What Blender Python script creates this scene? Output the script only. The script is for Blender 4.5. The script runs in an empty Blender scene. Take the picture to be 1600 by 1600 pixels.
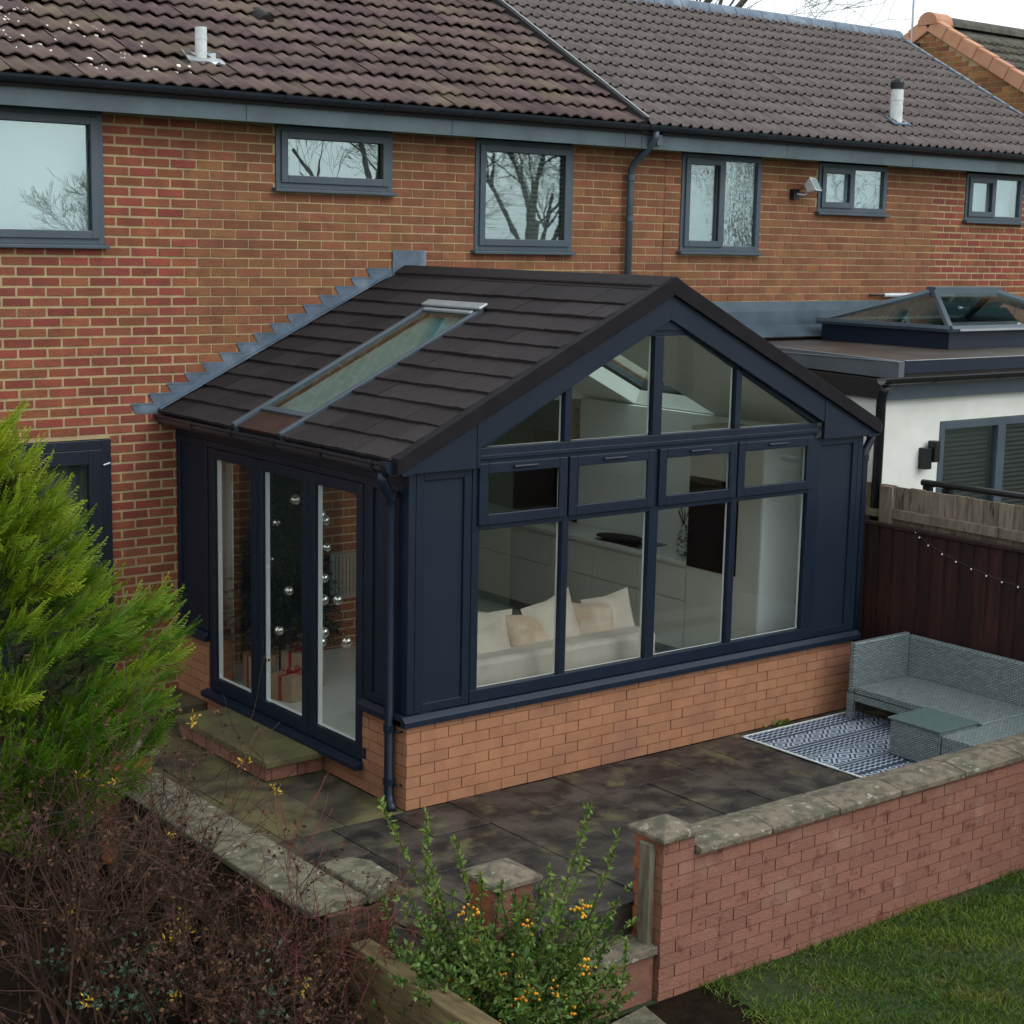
import bpy, math, random
import numpy as np
from mathutils import Vector, Matrix

# ------------------------------------------------------------------ camera, sky, sun, exposure
S = bpy.context.scene
COL = S.collection
CAM = Vector((-5.780, -11.716, 3.693))
YAW, PIT, ROL, FPX = 0.66350, 0.16404, 0.02075, 2553.46          # radians, focal length in px of a 1600 px frame
Fv = Vector((math.sin(YAW)*math.cos(PIT), math.cos(YAW)*math.cos(PIT), -math.sin(PIT)))
Rv = Vector((math.cos(YAW), -math.sin(YAW), 0)); Uv = Rv.cross(Fv)
R2 = Rv*math.cos(ROL) + Uv*math.sin(ROL); U2 = -Rv*math.sin(ROL) + Uv*math.cos(ROL)
cd = bpy.data.cameras.new('camera'); cam = bpy.data.objects.new('camera', cd); COL.objects.link(cam)
cd.sensor_width = 36; cd.lens = FPX/1600*36; cd.clip_end = 3000; cd.clip_start = 0.1
M = Matrix((( R2.x, U2.x, -Fv.x, CAM.x), (R2.y, U2.y, -Fv.y, CAM.y), (R2.z, U2.z, -Fv.z, CAM.z), (0, 0, 0, 1)))
cam.matrix_world = M; S.camera = cam

SUN_EL, SUN_ROT = math.radians(42), math.radians(155)             # high thin light from behind the camera
w = bpy.data.worlds.new('World'); S.world = w; w.use_nodes = True
nt = w.node_tree; bg = nt.nodes['Background']
sky = nt.nodes.new('ShaderNodeTexSky'); sky.sky_type = 'NISHITA'; sky.sun_disc = False
sky.sun_elevation = SUN_EL; sky.sun_rotation = SUN_ROT; sky.air_density = 1.0; sky.dust_density = 4.0; sky.ozone_density = 1.0
hs = nt.nodes.new('ShaderNodeHueSaturation'); hs.inputs['Saturation'].default_value = 0.16; hs.inputs['Value'].default_value = 1.0
cl = nt.nodes.new('ShaderNodeMix'); cl.data_type = 'RGBA'; cl.inputs[0].default_value = 0.72              # even cloud deck over the clear sky
cl.inputs[7].default_value = (7.3, 7.9, 8.3, 1)
nt.links.new(sky.outputs[0], hs.inputs['Color']); nt.links.new(hs.outputs[0], cl.inputs[6]); nt.links.new(cl.outputs[2], bg.inputs[0])
bg.inputs[1].default_value = 0.15
sd = bpy.data.lights.new('sun', 'SUN'); sd.energy = 0.5; sd.angle = math.radians(25); sd.color = (1, 0.97, 0.92)
sun = bpy.data.objects.new('sun', sd); COL.objects.link(sun)
az = SUN_ROT
sdir = Vector((math.sin(az)*math.cos(SUN_EL), math.cos(az)*math.cos(SUN_EL), math.sin(SUN_EL)))   # towards the sun
sun.rotation_euler = sdir.to_track_quat('Z', 'Y').to_euler()
vs = S.view_settings; vs.view_transform = 'Standard'; vs.look = 'None'; vs.exposure = 0.40; vs.gamma = 1; vs.use_curve_mapping = False
S.cycles.transparent_max_bounces = 24; S.cycles.max_bounces = 10; S.cycles.diffuse_bounces = 4; S.cycles.glossy_bounces = 4

# ------------------------------------------------------------------ helpers
def project(p):
    d = Vector(p) - CAM; z = d.dot(Fv)
    if z <= 0: return (-1e6, -1e6, z)
    return (800 + FPX*d.dot(R2)/z, 800 - FPX*d.dot(U2)/z, z)
def infr(p, m=30):
    x, y, z = project(p); return z > 0 and -m < x < 1600+m and -m < y < 1600+m
def worg(o):
    v = Vector((0, 0, 0))
    while o is not None: v = v + o.location; o = o.parent
    return v
def tag(o, label=None, cat=None, group=None, kind=None):
    if label: o['label'] = label
    if cat: o['category'] = cat
    if group: o['group'] = group
    if kind: o['kind'] = kind
    return o
def thing(name, loc, label, cat, group=None):
    o = bpy.data.objects.new(name, None); COL.objects.link(o); o.location = loc; o.empty_display_size = 0.1
    return tag(o, label, cat, group)
class MB:
    """collects polygons in world coordinates"""
    def __init__(s): s.v = []; s.f = []
    def poly(s, pts):
        n = len(s.v); s.v += [tuple(p) for p in pts]; s.f.append(tuple(range(n, n+len(pts)))); return s
    def box(s, x0, x1, y0, y1, z0, z1):
        n = len(s.v)
        s.v += [(x0,y0,z0),(x1,y0,z0),(x1,y1,z0),(x0,y1,z0),(x0,y0,z1),(x1,y0,z1),(x1,y1,z1),(x0,y1,z1)]
        s.f += [tuple(n+i for i in q) for q in ((0,3,2,1),(4,5,6,7),(0,1,5,4),(1,2,6,5),(2,3,7,6),(3,0,4,7))]; return s
    def prism(s, pts, d):
        """closed polygon pts extruded by vector d"""
        n = len(s.v); k = len(pts); d = Vector(d)
        s.v += [tuple(p) for p in pts] + [tuple(Vector(p)+d) for p in pts]
        s.f.append(tuple(n+i for i in range(k))); s.f.append(tuple(n+k+i for i in reversed(range(k))))
        for i in range(k): j = (i+1) % k; s.f.append((n+j, n+i, n+k+i, n+k+j))
        return s
    def tube(s, path, r, n=8, cap=True):
        path = [Vector(p) for p in path]; rr = r if isinstance(r, (list, tuple)) else [r]*len(path); b = len(s.v); up = None
        for i, p in enumerate(path):
            t = (path[min(i+1, len(path)-1)] - path[max(i-1, 0)]).normalized()
            if up is None: up = Vector((0, 0, 1)) if abs(t.z) < .9 else Vector((1, 0, 0))
            a = t.cross(up).normalized(); c = a.cross(t).normalized(); up = c
            for k in range(n):
                q = 2*math.pi*k/n; s.v.append(tuple(p + a*rr[i]*math.cos(q) + c*rr[i]*math.sin(q)))
        for i in range(len(path)-1):
            for k in range(n): s.f.append((b+i*n+k, b+i*n+(k+1) % n, b+(i+1)*n+(k+1) % n, b+(i+1)*n+k))
        if cap:
            s.f.append(tuple(b+k for k in reversed(range(n)))); e = b+(len(path)-1)*n; s.f.append(tuple(e+k for k in range(n)))
        return s
    def lathe(s, c, prof, n=16):
        b = len(s.v); c = Vector(c)
        for r, z in prof:
            for k in range(n): q = 2*math.pi*k/n; s.v.append((c.x+r*math.cos(q), c.y+r*math.sin(q), c.z+z))
        for i in range(len(prof)-1):
            for k in range(n): s.f.append((b+i*n+k, b+i*n+(k+1) % n, b+(i+1)*n+(k+1) % n, b+(i+1)*n+k))
        s.f.append(tuple(b+k for k in reversed(range(n)))); e = b+(len(prof)-1)*n; s.f.append(tuple(e+k for k in range(n))); return s
    def sphere(s, c, r, nu=10, nv=6):
        return s.lathe(c, [(max(1e-4, r*math.sin(math.pi*i/nv)), -r*math.cos(math.pi*i/nv)) for i in range(nv+1)], nu)
    def build(s, name, m, parent=None, smooth=False, bevel=0, kind=None):
        o0 = worg(parent)
        me = bpy.data.meshes.new(name); me.from_pydata([(a-o0.x, b-o0.y, c-o0.z) for a, b, c in s.v], [], s.f); me.update()
        me.materials.append(m)
        if smooth: me.polygons.foreach_set('use_smooth', [True]*len(me.polygons))
        o = bpy.data.objects.new(name, me); COL.objects.link(o); o.parent = parent
        if bevel:
            bm = o.modifiers.new('bevel', 'BEVEL'); bm.width = bevel; bm.segments = 2; bm.limit_method = 'ANGLE'
        if kind: o['kind'] = kind
        return o
def box(name, m, parent, x0, x1, y0, y1, z0, z1, bevel=0, kind=None):
    return MB().box(x0, x1, y0, y1, z0, z1).build(name, m, parent, bevel=bevel, kind=kind)
def meshobj(name, V, Fc, m, parent=None, smooth=False, kind=None, attr=None):
    """numpy verts (world) and equal sized faces"""
    o0 = worg(parent); V = np.asarray(V, dtype=np.float32) - np.array(o0, dtype=np.float32); Fc = np.asarray(Fc, dtype=np.int32)
    k = Fc.shape[1]; me = bpy.data.meshes.new(name)
    me.vertices.add(len(V)); me.vertices.foreach_set('co', V.ravel())
    me.loops.add(Fc.size); me.loops.foreach_set('vertex_index', Fc.ravel())
    me.polygons.add(len(Fc)); me.polygons.foreach_set('loop_start', np.arange(0, Fc.size, k, dtype=np.int32))
    me.update(calc_edges=True); me.validate()
    if smooth: me.polygons.foreach_set('use_smooth', [True]*len(me.polygons))
    if attr is not None:
        a = me.attributes.new('tint', 'FLOAT', 'POINT'); a.data.foreach_set('value', np.asarray(attr, dtype=np.float32))
    me.materials.append(m); o = bpy.data.objects.new(name, me); COL.objects.link(o); o.parent = parent
    if kind: o['kind'] = kind
    return o

# ------------------------------------------------------------------ materials
def lnk(nt, a, b): nt.links.new(a, b)
def pm(name, c1, c2=None, scale=4, lo=.4, hi=.65, rough=.7, bump=0, bscale=60, rand=0, rand_hue=0, metal=0, spec=.4, c3=None, scale3=1.2, lo3=.5, hi3=.7,
       stretch=(1, 1, 1), attr=None, trans=0, detail=4):
    m = bpy.data.materials.new(name); m.use_nodes = True; nt = m.node_tree; b = nt.nodes['Principled BSDF']
    N = nt.nodes.new; geo = N('ShaderNodeNewGeometry')
    mp = N('ShaderNodeMapping'); mp.inputs['Scale'].default_value = stretch; lnk(nt, geo.outputs['Position'], mp.inputs['Vector'])
    def rgb(c): r = N('ShaderNodeRGB'); r.outputs[0].default_value = (*c, 1); return r.outputs[0]
    def mix(fac, a, bb, typ='MIX'):
        x = N('ShaderNodeMix'); x.data_type = 'RGBA'; x.blend_type = typ
        if isinstance(fac, float): x.inputs[0].default_value = fac
        else: lnk(nt, fac, x.inputs[0])
        lnk(nt, a, x.inputs[6]); lnk(nt, bb, x.inputs[7]); return x.outputs[2]
    def noise(sc, l, h, off=0):
        n = N('ShaderNodeTexNoise'); n.inputs['Scale'].default_value = sc; n.inputs['Detail'].default_value = detail
        n.inputs['Roughness'].default_value = .6
        if off:
            ad = N('ShaderNodeVectorMath'); ad.inputs[1].default_value = (off, off*.7, -off); lnk(nt, mp.outputs[0], ad.inputs[0]); lnk(nt, ad.outputs[0], n.inputs['Vector'])
        else: lnk(nt, mp.outputs[0], n.inputs['Vector'])
        r = N('ShaderNodeMapRange'); r.inputs[1].default_value = l; r.inputs[2].default_value = h; r.clamp = True
        lnk(nt, n.outputs['Fac'], r.inputs[0]); return r.outputs[0]
    col = rgb(c1)
    if c2:
        if attr:
            at = N('ShaderNodeAttribute'); at.attribute_name = attr; f = at.outputs['Fac']
        else: f = noise(scale, lo, hi)
        col = mix(f, col, rgb(c2))
    if c3: col = mix(noise(scale3, lo3, hi3, 17.3), col, rgb(c3))
    if rand or rand_hue:
        oi = N('ShaderNodeObjectInfo'); ad = N('ShaderNodeMath'); ad.operation = 'ADD'
        lnk(nt, oi.outputs['Random'], ad.inputs[0]); lnk(nt, geo.outputs['Random Per Island'], ad.inputs[1])
        fr = N('ShaderNodeMath'); fr.operation = 'FRACT'; lnk(nt, ad.outputs[0], fr.inputs[0])
        mr = N('ShaderNodeMapRange'); mr.inputs[3].default_value = 1-rand; mr.inputs[4].default_value = 1+rand; lnk(nt, fr.outputs[0], mr.inputs[0])
        h = N('ShaderNodeHueSaturation'); lnk(nt, mr.outputs[0], h.inputs['Value']); lnk(nt, col, h.inputs['Color'])
        m2 = N('ShaderNodeMath'); m2.operation = 'MULTIPLY'; m2.inputs[1].default_value = 7.31; lnk(nt, fr.outputs[0], m2.inputs[0])
        f2 = N('ShaderNodeMath'); f2.operation = 'FRACT'; lnk(nt, m2.outputs[0], f2.inputs[0])
        mh = N('ShaderNodeMapRange'); mh.inputs[3].default_value = .5-rand_hue; mh.inputs[4].default_value = .5+rand_hue; lnk(nt, f2.outputs[0], mh.inputs[0])
        lnk(nt, mh.outputs[0], h.inputs['Hue']); col = h.outputs[0]
    lnk(nt, col, b.inputs['Base Color'])
    b.inputs['Roughness'].default_value = rough; b.inputs['Metallic'].default_value = metal; b.inputs['Specular IOR Level'].default_value = spec
    if bump:
        n = N('ShaderNodeTexNoise'); n.inputs['Scale'].default_value = bscale; n.inputs['Detail'].default_value = 5; lnk(nt, mp.outputs[0], n.inputs['Vector'])
        bp = N('ShaderNodeBump'); bp.inputs['Strength'].default_value = bump; bp.inputs['Distance'].default_value = .01
        lnk(nt, n.outputs['Fac'], bp.inputs['Height']); lnk(nt, bp.outputs[0], b.inputs['Normal'])
    if trans:
        out = nt.nodes['Material Output']; tr = N('ShaderNodeBsdfTranslucent'); lnk(nt, col, tr.inputs[0]); mx = N('ShaderNodeMixShader'); mx.inputs[0].default_value = trans
        lnk(nt, b.outputs[0], mx.inputs[1]); lnk(nt, tr.outputs[0], mx.inputs[2]); lnk(nt, mx.outputs[0], out.inputs[0])
    return m
def glass(name, tint=(1, 1, 1), base=.03, k=1.6, rough=0.0, wav=0, ws=3.2, gc=(.9, .97, .95)):
    """thin pane: Fresnel reflection over a clear tinted sheet"""
    m = bpy.data.materials.new(name); m.use_nodes = True; nt = m.node_tree; nt.nodes.remove(nt.nodes['Principled BSDF']); N = nt.nodes.new
    tr = N('ShaderNodeBsdfTransparent'); tr.inputs[0].default_value = (*tint, 1)
    gl = N('ShaderNodeBsdfGlossy'); gl.inputs['Roughness'].default_value = rough; gl.inputs['Color'].default_value = (*gc, 1)
    lw = N('ShaderNodeLayerWeight'); lw.inputs['Blend'].default_value = .5
    fr = N('ShaderNodeMath'); fr.operation = 'POWER'; fr.inputs[1].default_value = 5; lnk(nt, lw.outputs['Facing'], fr.inputs[0])
    ma = N('ShaderNodeMath'); ma.operation = 'MULTIPLY_ADD'; ma.inputs[1].default_value = k; ma.inputs[2].default_value = base; ma.use_clamp = True
    lnk(nt, fr.outputs[0], ma.inputs[0])
    if wav:
        geo = N('ShaderNodeNewGeometry'); n = N('ShaderNodeTexNoise'); n.inputs['Scale'].default_value = ws; lnk(nt, geo.outputs['Position'], n.inputs['Vector'])
        bp = N('ShaderNodeBump'); bp.inputs['Strength'].default_value = wav; bp.inputs['Distance'].default_value = .01; lnk(nt, n.outputs['Fac'], bp.inputs['Height']); lnk(nt, bp.outputs[0], gl.inputs['Normal'])
    mx = N('ShaderNodeMixShader'); lnk(nt, ma.outputs[0], mx.inputs[0]); lnk(nt, tr.outputs[0], mx.inputs[1]); lnk(nt, gl.outputs[0], mx.inputs[2])
    lnk(nt, mx.outputs[0], nt.nodes['Material Output'].inputs[0]); return m

MT = {}
MT['brick_red'] = pm('brick red', (.255, .070, .036), (.19, .054, .031), scale=7, rough=.85, bump=.7, bscale=70, rand=.17, rand_hue=.012, c3=(.18, .055, .034), scale3=.9, lo3=.48, hi3=.72)
MT['brick_brown'] = pm('brick brown', (.236, .096, .042), (.178, .070, .033), scale=7, rough=.85, bump=.7, bscale=70, rand=.17, rand_hue=.010, c3=(.175, .068, .033), scale3=.9, lo3=.48, hi3=.72)
MT['brick_far'] = pm('brick far', (.27, .125, .045), (.2, .085, .036), scale=6, rough=.85, rand=.3, rand_hue=.012)
MT['mortar'] = pm('mortar', (.43, .325, .18), (.34, .255, .14), scale=7, rough=.95, bump=.4, c3=(.25, .20, .11), scale3=2.2, lo3=.55, hi3=.75)
MT['mortar_red'] = pm('mortar thick', (.40, .34, .21), (.30, .25, .15), scale=8, rough=.95, bump=.6, c3=(.22, .22, .12), scale3=3, lo3=.55, hi3=.75)
MT['paint_brick'] = pm('painted brick', (.36, .17, .088), (.31, .142, .075), scale=7, rough=.75, bump=.25, bscale=120, rand=.07, c3=(.27, .125, .08), scale3=1.6)
MT['paint_joint'] = pm('painted joint', (.29, .127, .068), (.22, .095, .055), scale=12, rough=.85, bump=.3)
MT['wall_brick'] = pm('weathered painted brick', (.235, .105, .072), (.155, .050, .036), scale=9, lo=.57, hi=.65, rough=.85, bump=.8, bscale=60, rand=.10, c3=(.26, .135, .095), scale3=3.3, lo3=.55, hi3=.62)
MT['wall_joint'] = pm('weathered joint', (.20, .09, .06), (.13, .06, .045), scale=14, rough=.9, bump=.4)
MT['brick_damp'] = pm('damp mossy brick', (.085, .042, .026), (.05, .032, .02), scale=8, rough=.9, bump=.6, rand=.2)
MT['pier_orange'] = pm('orange pier brick', (.36, .125, .05), (.25, .08, .04), scale=8, rough=.85, bump=.4, rand=.12)
MT['tile_old'] = pm('old roof tile', (.125, .084, .078), (.084, .056, .057), scale=5, rough=.9, bump=.6, bscale=70, rand=.22, rand_hue=.02, c3=(.150, .118, .080), scale3=1.4, lo3=.52, hi3=.72)
MT['tile_new'] = pm('new roof tile', (.138, .114, .107), (.112, .092, .088), scale=5, rough=.85, bump=.4, bscale=90, rand=.08)
MT['tile_far'] = pm('far roof tile', (.10, .095, .07), (.06, .055, .05), scale=4, rough=.9, rand=.2)
MT['under'] = pm('roof underlay', (.02, .017, .016), rough=.95)
MT['anth'] = pm('anthracite frame', (.0072, .0145, .0290), (.0058, .0118, .0245), scale=2.2, lo=.35, hi=.7, rough=.38, bump=.05, bscale=250, spec=.36, c3=(.0105, .0185, .033), scale3=9, lo3=.52, hi3=.75)
MT['anth_dull'] = pm('anthracite board', (.0072, .0138, .0270), (.0095, .0165, .0300), scale=2.2, rough=.48, bump=.07, bscale=220, spec=.3)
MT['fascia'] = pm('grey fascia', (.075, .115, .13), (.05, .078, .09), scale=2.5, rough=.45, spec=.5)
MT['winframe'] = pm('grey window frame', (.055, .080, .102), (.045, .066, .086), scale=2.5, rough=.4, spec=.5)
MT['gutter'] = pm('dark gutter', (.016, .022, .032), (.012, .017, .024), scale=4, rough=.3, spec=.5)
MT['black'] = pm('black plastic', (.008, .008, .010), rough=.35)
MT['verge'] = pm('black verge trim', (.009, .008, .011), (.013, .012, .015), scale=6, rough=.7, spec=.15)
MT['shingle'] = pm('charcoal roof shingle', (.020, .0165, .018), (.046, .038, .039), scale=90, lo=.3, hi=.7, rough=.85, bump=1, bscale=160, spec=.2, rand=.22, detail=3)
MT['lead'] = pm('lead flashing', (.12, .165, .22), (.085, .115, .155), scale=6, rough=.5, metal=.25, bump=.3, bscale=12, c3=(.2, .25, .30), scale3=4)
MT['kerb'] = pm('grey roof kerb', (.10, .115, .13), (.08, .09, .10), scale=3, rough=.4)
MT['lead_dark'] = pm('dull lead apron', (.065, .10, .13), (.045, .07, .095), scale=3, rough=.45, metal=.2)
MT['white_pvc'] = pm('white frame lining', (.78, .80, .78), rough=.4)
MT['white_paint'] = pm('white render', (.72, .73, .69), (.64, .65, .60), scale=3, rough=.9, bump=.2, bscale=150)
MT['plaster'] = pm('cream plaster', (.80, .79, .74), (.76, .75, .70), scale=1.5, rough=.9)
MT['cabinet'] = pm('cashmere cabinet', (.60, .58, .50), (.56, .54, .46), scale=2, rough=.45)
MT['worktop'] = pm('pale worktop', (.62, .61, .55), rough=.3)
MT['oven'] = pm('black oven glass', (.004, .004, .005), rough=.12, spec=.6)
MT['floor_in'] = pm('pale tiled floor', (.58, .60, .56), (.52, .53, .50), scale=2, rough=.35)
MT['sofa'] = pm('cream fabric', (.43, .39, .33), (.39, .35, .29), scale=14, rough=.95, bump=.3, bscale=200)
MT['cushion'] = pm('oatmeal cushion', (.47, .425, .35), (.42, .37, .30), scale=7, rough=.95, bump=.3, bscale=160)
MT['cushion_tan'] = pm('tan cushion', (.38, .28, .19), (.45, .39, .31), scale=6, rough=.95, bump=.3, bscale=160)
MT['beam'] = pm('dark timber beam', (.09, .035, .022), (.06, .025, .018), scale=5, rough=.6, stretch=(6, 1, 6))
MT['fir'] = pm('fir needles', (.010, .022, .014), (.016, .032, .018), scale=9, rough=.7, rand=.3)
MT['bauble'] = pm('silver bauble', (.85, .83, .76), rough=.12, metal=1)
MT['gift'] = pm('kraft wrapping', (.38, .27, .17), (.32, .22, .14), scale=5, rough=.6)
MT['ribbon'] = pm('red ribbon', (.32, .01, .012), rough=.4)
MT['slab'] = pm('mossy paving', (.050, .043, .034), (.007, .0065, .007), scale=3.4, lo=.40, hi=.58, rough=.5, bump=.7, bscale=60, rand=.25, c3=(.095, .088, .042), scale3=4.2, lo3=.55, hi3=.70, spec=.5, detail=9)
MT['slab_side'] = pm('mossy side paving', (.095, .082, .046), (.030, .025, .018), scale=2.8, lo=.38, hi=.58, rough=.65, bump=.5, bscale=45, rand=.15, c3=(.120, .110, .042), scale3=2.4, lo3=.48, hi3=.66, detail=9)
MT['step_slab'] = pm('mossy step slab', (.135, .125, .05), (.075, .066, .034), scale=4, rough=.8, bump=.6, bscale=60, detail=8)
MT['slab_joint'] = pm('earth joints', (.022, .020, .014), (.085, .080, .038), scale=3, lo=.45, hi=.7, rough=.95)
MT['coping'] = pm('lichened coping', (.17, .14, .10), (.085, .08, .055), scale=13, lo=.42, hi=.6, rough=.95, bump=.9, bscale=70, c3=(.30, .29, .23), scale3=16, lo3=.60, hi3=.68)
MT['coping_pale'] = pm('pale lichened coping', (.150, .138, .090), (.070, .064, .042), scale=11, lo=.42, hi=.62, rough=.95, bump=1, bscale=60, c3=(.29, .28, .22), scale3=15, lo3=.60, hi3=.68)
MT['soil'] = pm('damp soil', (.010, .007, .005), (.018, .012, .008), scale=9, rough=.95, bump=1, bscale=30, spec=.05)
MT['ground'] = pm('garden ground', (.020, .034, .008), (.035, .046, .014), scale=14, rough=.95, c3=(.06, .05, .02), scale3=.6, bump=.6, bscale=25)
MT['grass'] = pm('grass blades', (.045, .115, .010), (.17, .22, .022), attr='tint', rough=.6, rand=.35, rand_hue=.02, trans=.25, c3=(.17, .14, .035), scale3=2.4, lo3=.56, hi3=.74)
MT['fence_dark'] = pm('dark stained fence', (.030, .009, .008), (.020, .0065, .0065), scale=5, rough=.75, bump=.5, bscale=40, rand=.25, stretch=(5, 5, .6), c3=(.055, .018, .012), scale3=3)
MT['fence_grey'] = pm('weathered timber', (.20, .165, .115), (.12, .095, .068), scale=6, rough=.9, bump=.5, bscale=40, rand=.2, stretch=(4, 4, .7), c3=(.06, .035, .03), scale3=4, lo3=.58, hi3=.68)
MT['rattan'] = None
MT['tabletop'] = pm('grey glass top', (.10, .15, .145), (.075, .115, .115), scale=40, rough=.25, spec=.6)
MT['post'] = pm('old gate post', (.19, .165, .115), (.10, .085, .058), scale=8, rough=.95, bump=.9, bscale=30, stretch=(5, 5, .5))
MT['sleeper'] = pm('old sleeper', (.17, .125, .052), (.09, .066, .03), scale=5, rough=.9, bump=.9, bscale=20, stretch=(6, .8, 6))
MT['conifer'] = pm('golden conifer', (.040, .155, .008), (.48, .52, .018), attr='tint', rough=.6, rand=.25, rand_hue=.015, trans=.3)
MT['conifer_old_shade'] = pm('shade-dark old conifer growth', (.018, .034, .007), (.045, .030, .014), scale=3, rough=.8, rand=.3)  # old growth, coloured darker to paint shade into gaps between plumes
MT['bark'] = pm('brown bark', (.055, .032, .022), (.035, .02, .015), scale=20, rough=.95)
MT['twig'] = pm('brown twig', (.052, .024, .013), (.028, .014, .008), scale=4, rough=.85, rand=.4, rand_hue=.01)
MT['twig_red'] = pm('red twig', (.12, .026, .017), (.07, .020, .014), scale=4, rough=.8, rand=.3)
MT['dead_leaf'] = pm('dry seed head', (.050, .020, .009), (.085, .042, .019), scale=9, rough=.9, rand=.5, rand_hue=.015)
MT['yellow_leaf'] = pm('yellow leaf', (.48, .33, .02), (.36, .21, .015), scale=20, rough=.6, rand=.25, trans=.2)
MT['ivy'] = pm('bluish shrub leaf', (.030, .070, .038), (.055, .105, .060), scale=20, rough=.5, rand=.3)
MT['pyra'] = pm('pyracantha leaf', (.050, .115, .018), (.17, .235, .04), attr='tint', rough=.5, rand=.35, rand_hue=.02, trans=.2)
MT['berry'] = pm('orange berry', (.66, .31, .012), (.55, .19, .01), scale=25, rough=.35, rand=.2)
MT['tree_bark'] = pm('tree bark', (.12, .11, .088), (.085, .078, .062), scale=3, rough=.95)
MT['pane_backing'] = pm('pale added backing', (.36, .45, .46), (.30, .38, .39), scale=6, rough=.8, trans=.35)  # pale teal that stands in for the brightness of the skylight pane
MT['apron'] = pm('brown roof apron', (.030, .017, .014), (.045, .024, .018), scale=8, rough=.5)
MT['steel'] = pm('grey metal pipe', (.42, .46, .48), (.35, .38, .40), scale=6, rough=.4, metal=.6)
MT['white_plastic'] = pm('white plastic', (.66, .68, .68), (.52, .54, .54), scale=8, rough=.5)
MT['lichen'] = pm('white lichen', (.72, .69, .62), rough=.95)
MT['terracotta'] = pm('terracotta verge', (.52, .27, .16), (.44, .21, .12), scale=4, rough=.8, rand=.08)
MT['felt'] = pm('flat roof membrane', (.060, .046, .038), (.045, .036, .032), scale=2, rough=.35, spec=.5, c3=(.09, .085, .08), scale3=1.5)
MT['blind'] = pm('dark blind slat', (.13, .14, .15), rough=.5)
MT['blind_white'] = pm('pale blind', (.62, .68, .66), (.56, .62, .6), scale=3, rough=.8)
MT['frost'] = pm('frosted privacy film', (.58, .68, .68), (.50, .60, .60), scale=3, rough=.6)
MT['door_dark'] = pm('dark door', (.010, .014, .024), rough=.4)
MT['room_dark'] = pm('dim room', (.22, .23, .22), rough=.9)
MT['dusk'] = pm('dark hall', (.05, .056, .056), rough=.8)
MT['bulb'] = pm('frosted bulb', (.85, .80, .74), rough=.4)
MT['lamp_glass'] = pm('lamp lens', (.30, .40, .38), rough=.2)
MT['vase'] = pm('white vase', (.6, .6, .57), (.1, .1, .1), scale=40, lo=.5, hi=.52, rough=.3)
MT['dark_cloth'] = pm('dark cloth', (.015, .013, .013), rough=.9)
MT['gl_room'] = glass('clear pane', tint=(.965, .98, .975), base=.055, k=.9)
MT['gl_up'] = glass('upstairs pane', tint=(.85, .88, .88), base=.20, k=1.3, wav=.025, gc=(.78, .95, .94))
MT['gl_wavy'] = glass('patterned pane', tint=(.8, .85, .85), base=.22, k=1.3, wav=.07, ws=16, gc=(.78, .95, .94))
MT['gl_roof'] = glass('roof pane', tint=(.80, .90, .88), base=.06, k=1.0)

def rattan():
    m = bpy.data.materials.new('grey rattan'); m.use_nodes = True; nt = m.node_tree; b = nt.nodes['Principled BSDF']; N = nt.nodes.new
    geo = N('ShaderNodeNewGeometry'); sx = N('ShaderNodeSeparateXYZ'); lnk(nt, geo.outputs['Position'], sx.inputs[0])
    ad = N('ShaderNodeMath'); ad.operation = 'ADD'; lnk(nt, sx.outputs[0], ad.inputs[0]); lnk(nt, sx.outputs[1], ad.inputs[1])
    ng = N('ShaderNodeSeparateXYZ'); lnk(nt, geo.outputs['Normal'], ng.inputs[0])
    up = N('ShaderNodeMath'); up.operation = 'ABSOLUTE'; lnk(nt, ng.outputs[2], up.inputs[0])
    zz = N('ShaderNodeMix'); zz.data_type = 'FLOAT'; lnk(nt, up.outputs[0], zz.inputs[0]); lnk(nt, sx.outputs[2], zz.inputs[2]); lnk(nt, sx.outputs[1], zz.inputs[3])
    uu = N('ShaderNodeMix'); uu.data_type = 'FLOAT'; lnk(nt, up.outputs[0], uu.inputs[0]); lnk(nt, ad.outputs[0], uu.inputs[2]); lnk(nt, sx.outputs[0], uu.inputs[3])
    cb = N('ShaderNodeCombineXYZ'); lnk(nt, uu.outputs[0], cb.inputs[0]); lnk(nt, zz.outputs[0], cb.inputs[1])
    br = N('ShaderNodeTexBrick'); br.inputs['Scale'].default_value = 1; br.inputs['Brick Width'].default_value = .046; br.inputs['Row Height'].default_value = .0145; br.inputs['Mortar Size'].default_value = .003
    br.inputs['Mortar Smooth'].default_value = .4; br.offset = .5
    br.inputs['Color1'].default_value = (.25, .30, .30, 1); br.inputs['Color2'].default_value = (.15, .195, .20, 1); br.inputs['Mortar'].default_value = (.03, .04, .042, 1)
    lnk(nt, cb.outputs[0], br.inputs['Vector']); lnk(nt, br.outputs['Color'], b.inputs['Base Color']); b.inputs['Roughness'].default_value = .55
    bp = N('ShaderNodeBump'); bp.inputs['Strength'].default_value = .6; bp.inputs['Distance'].default_value = .004; bp.invert = True
    lnk(nt, br.outputs['Fac'], bp.inputs['Height']); lnk(nt, bp.outputs[0], b.inputs['Normal']); return m
MT['rattan'] = rattan()

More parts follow.
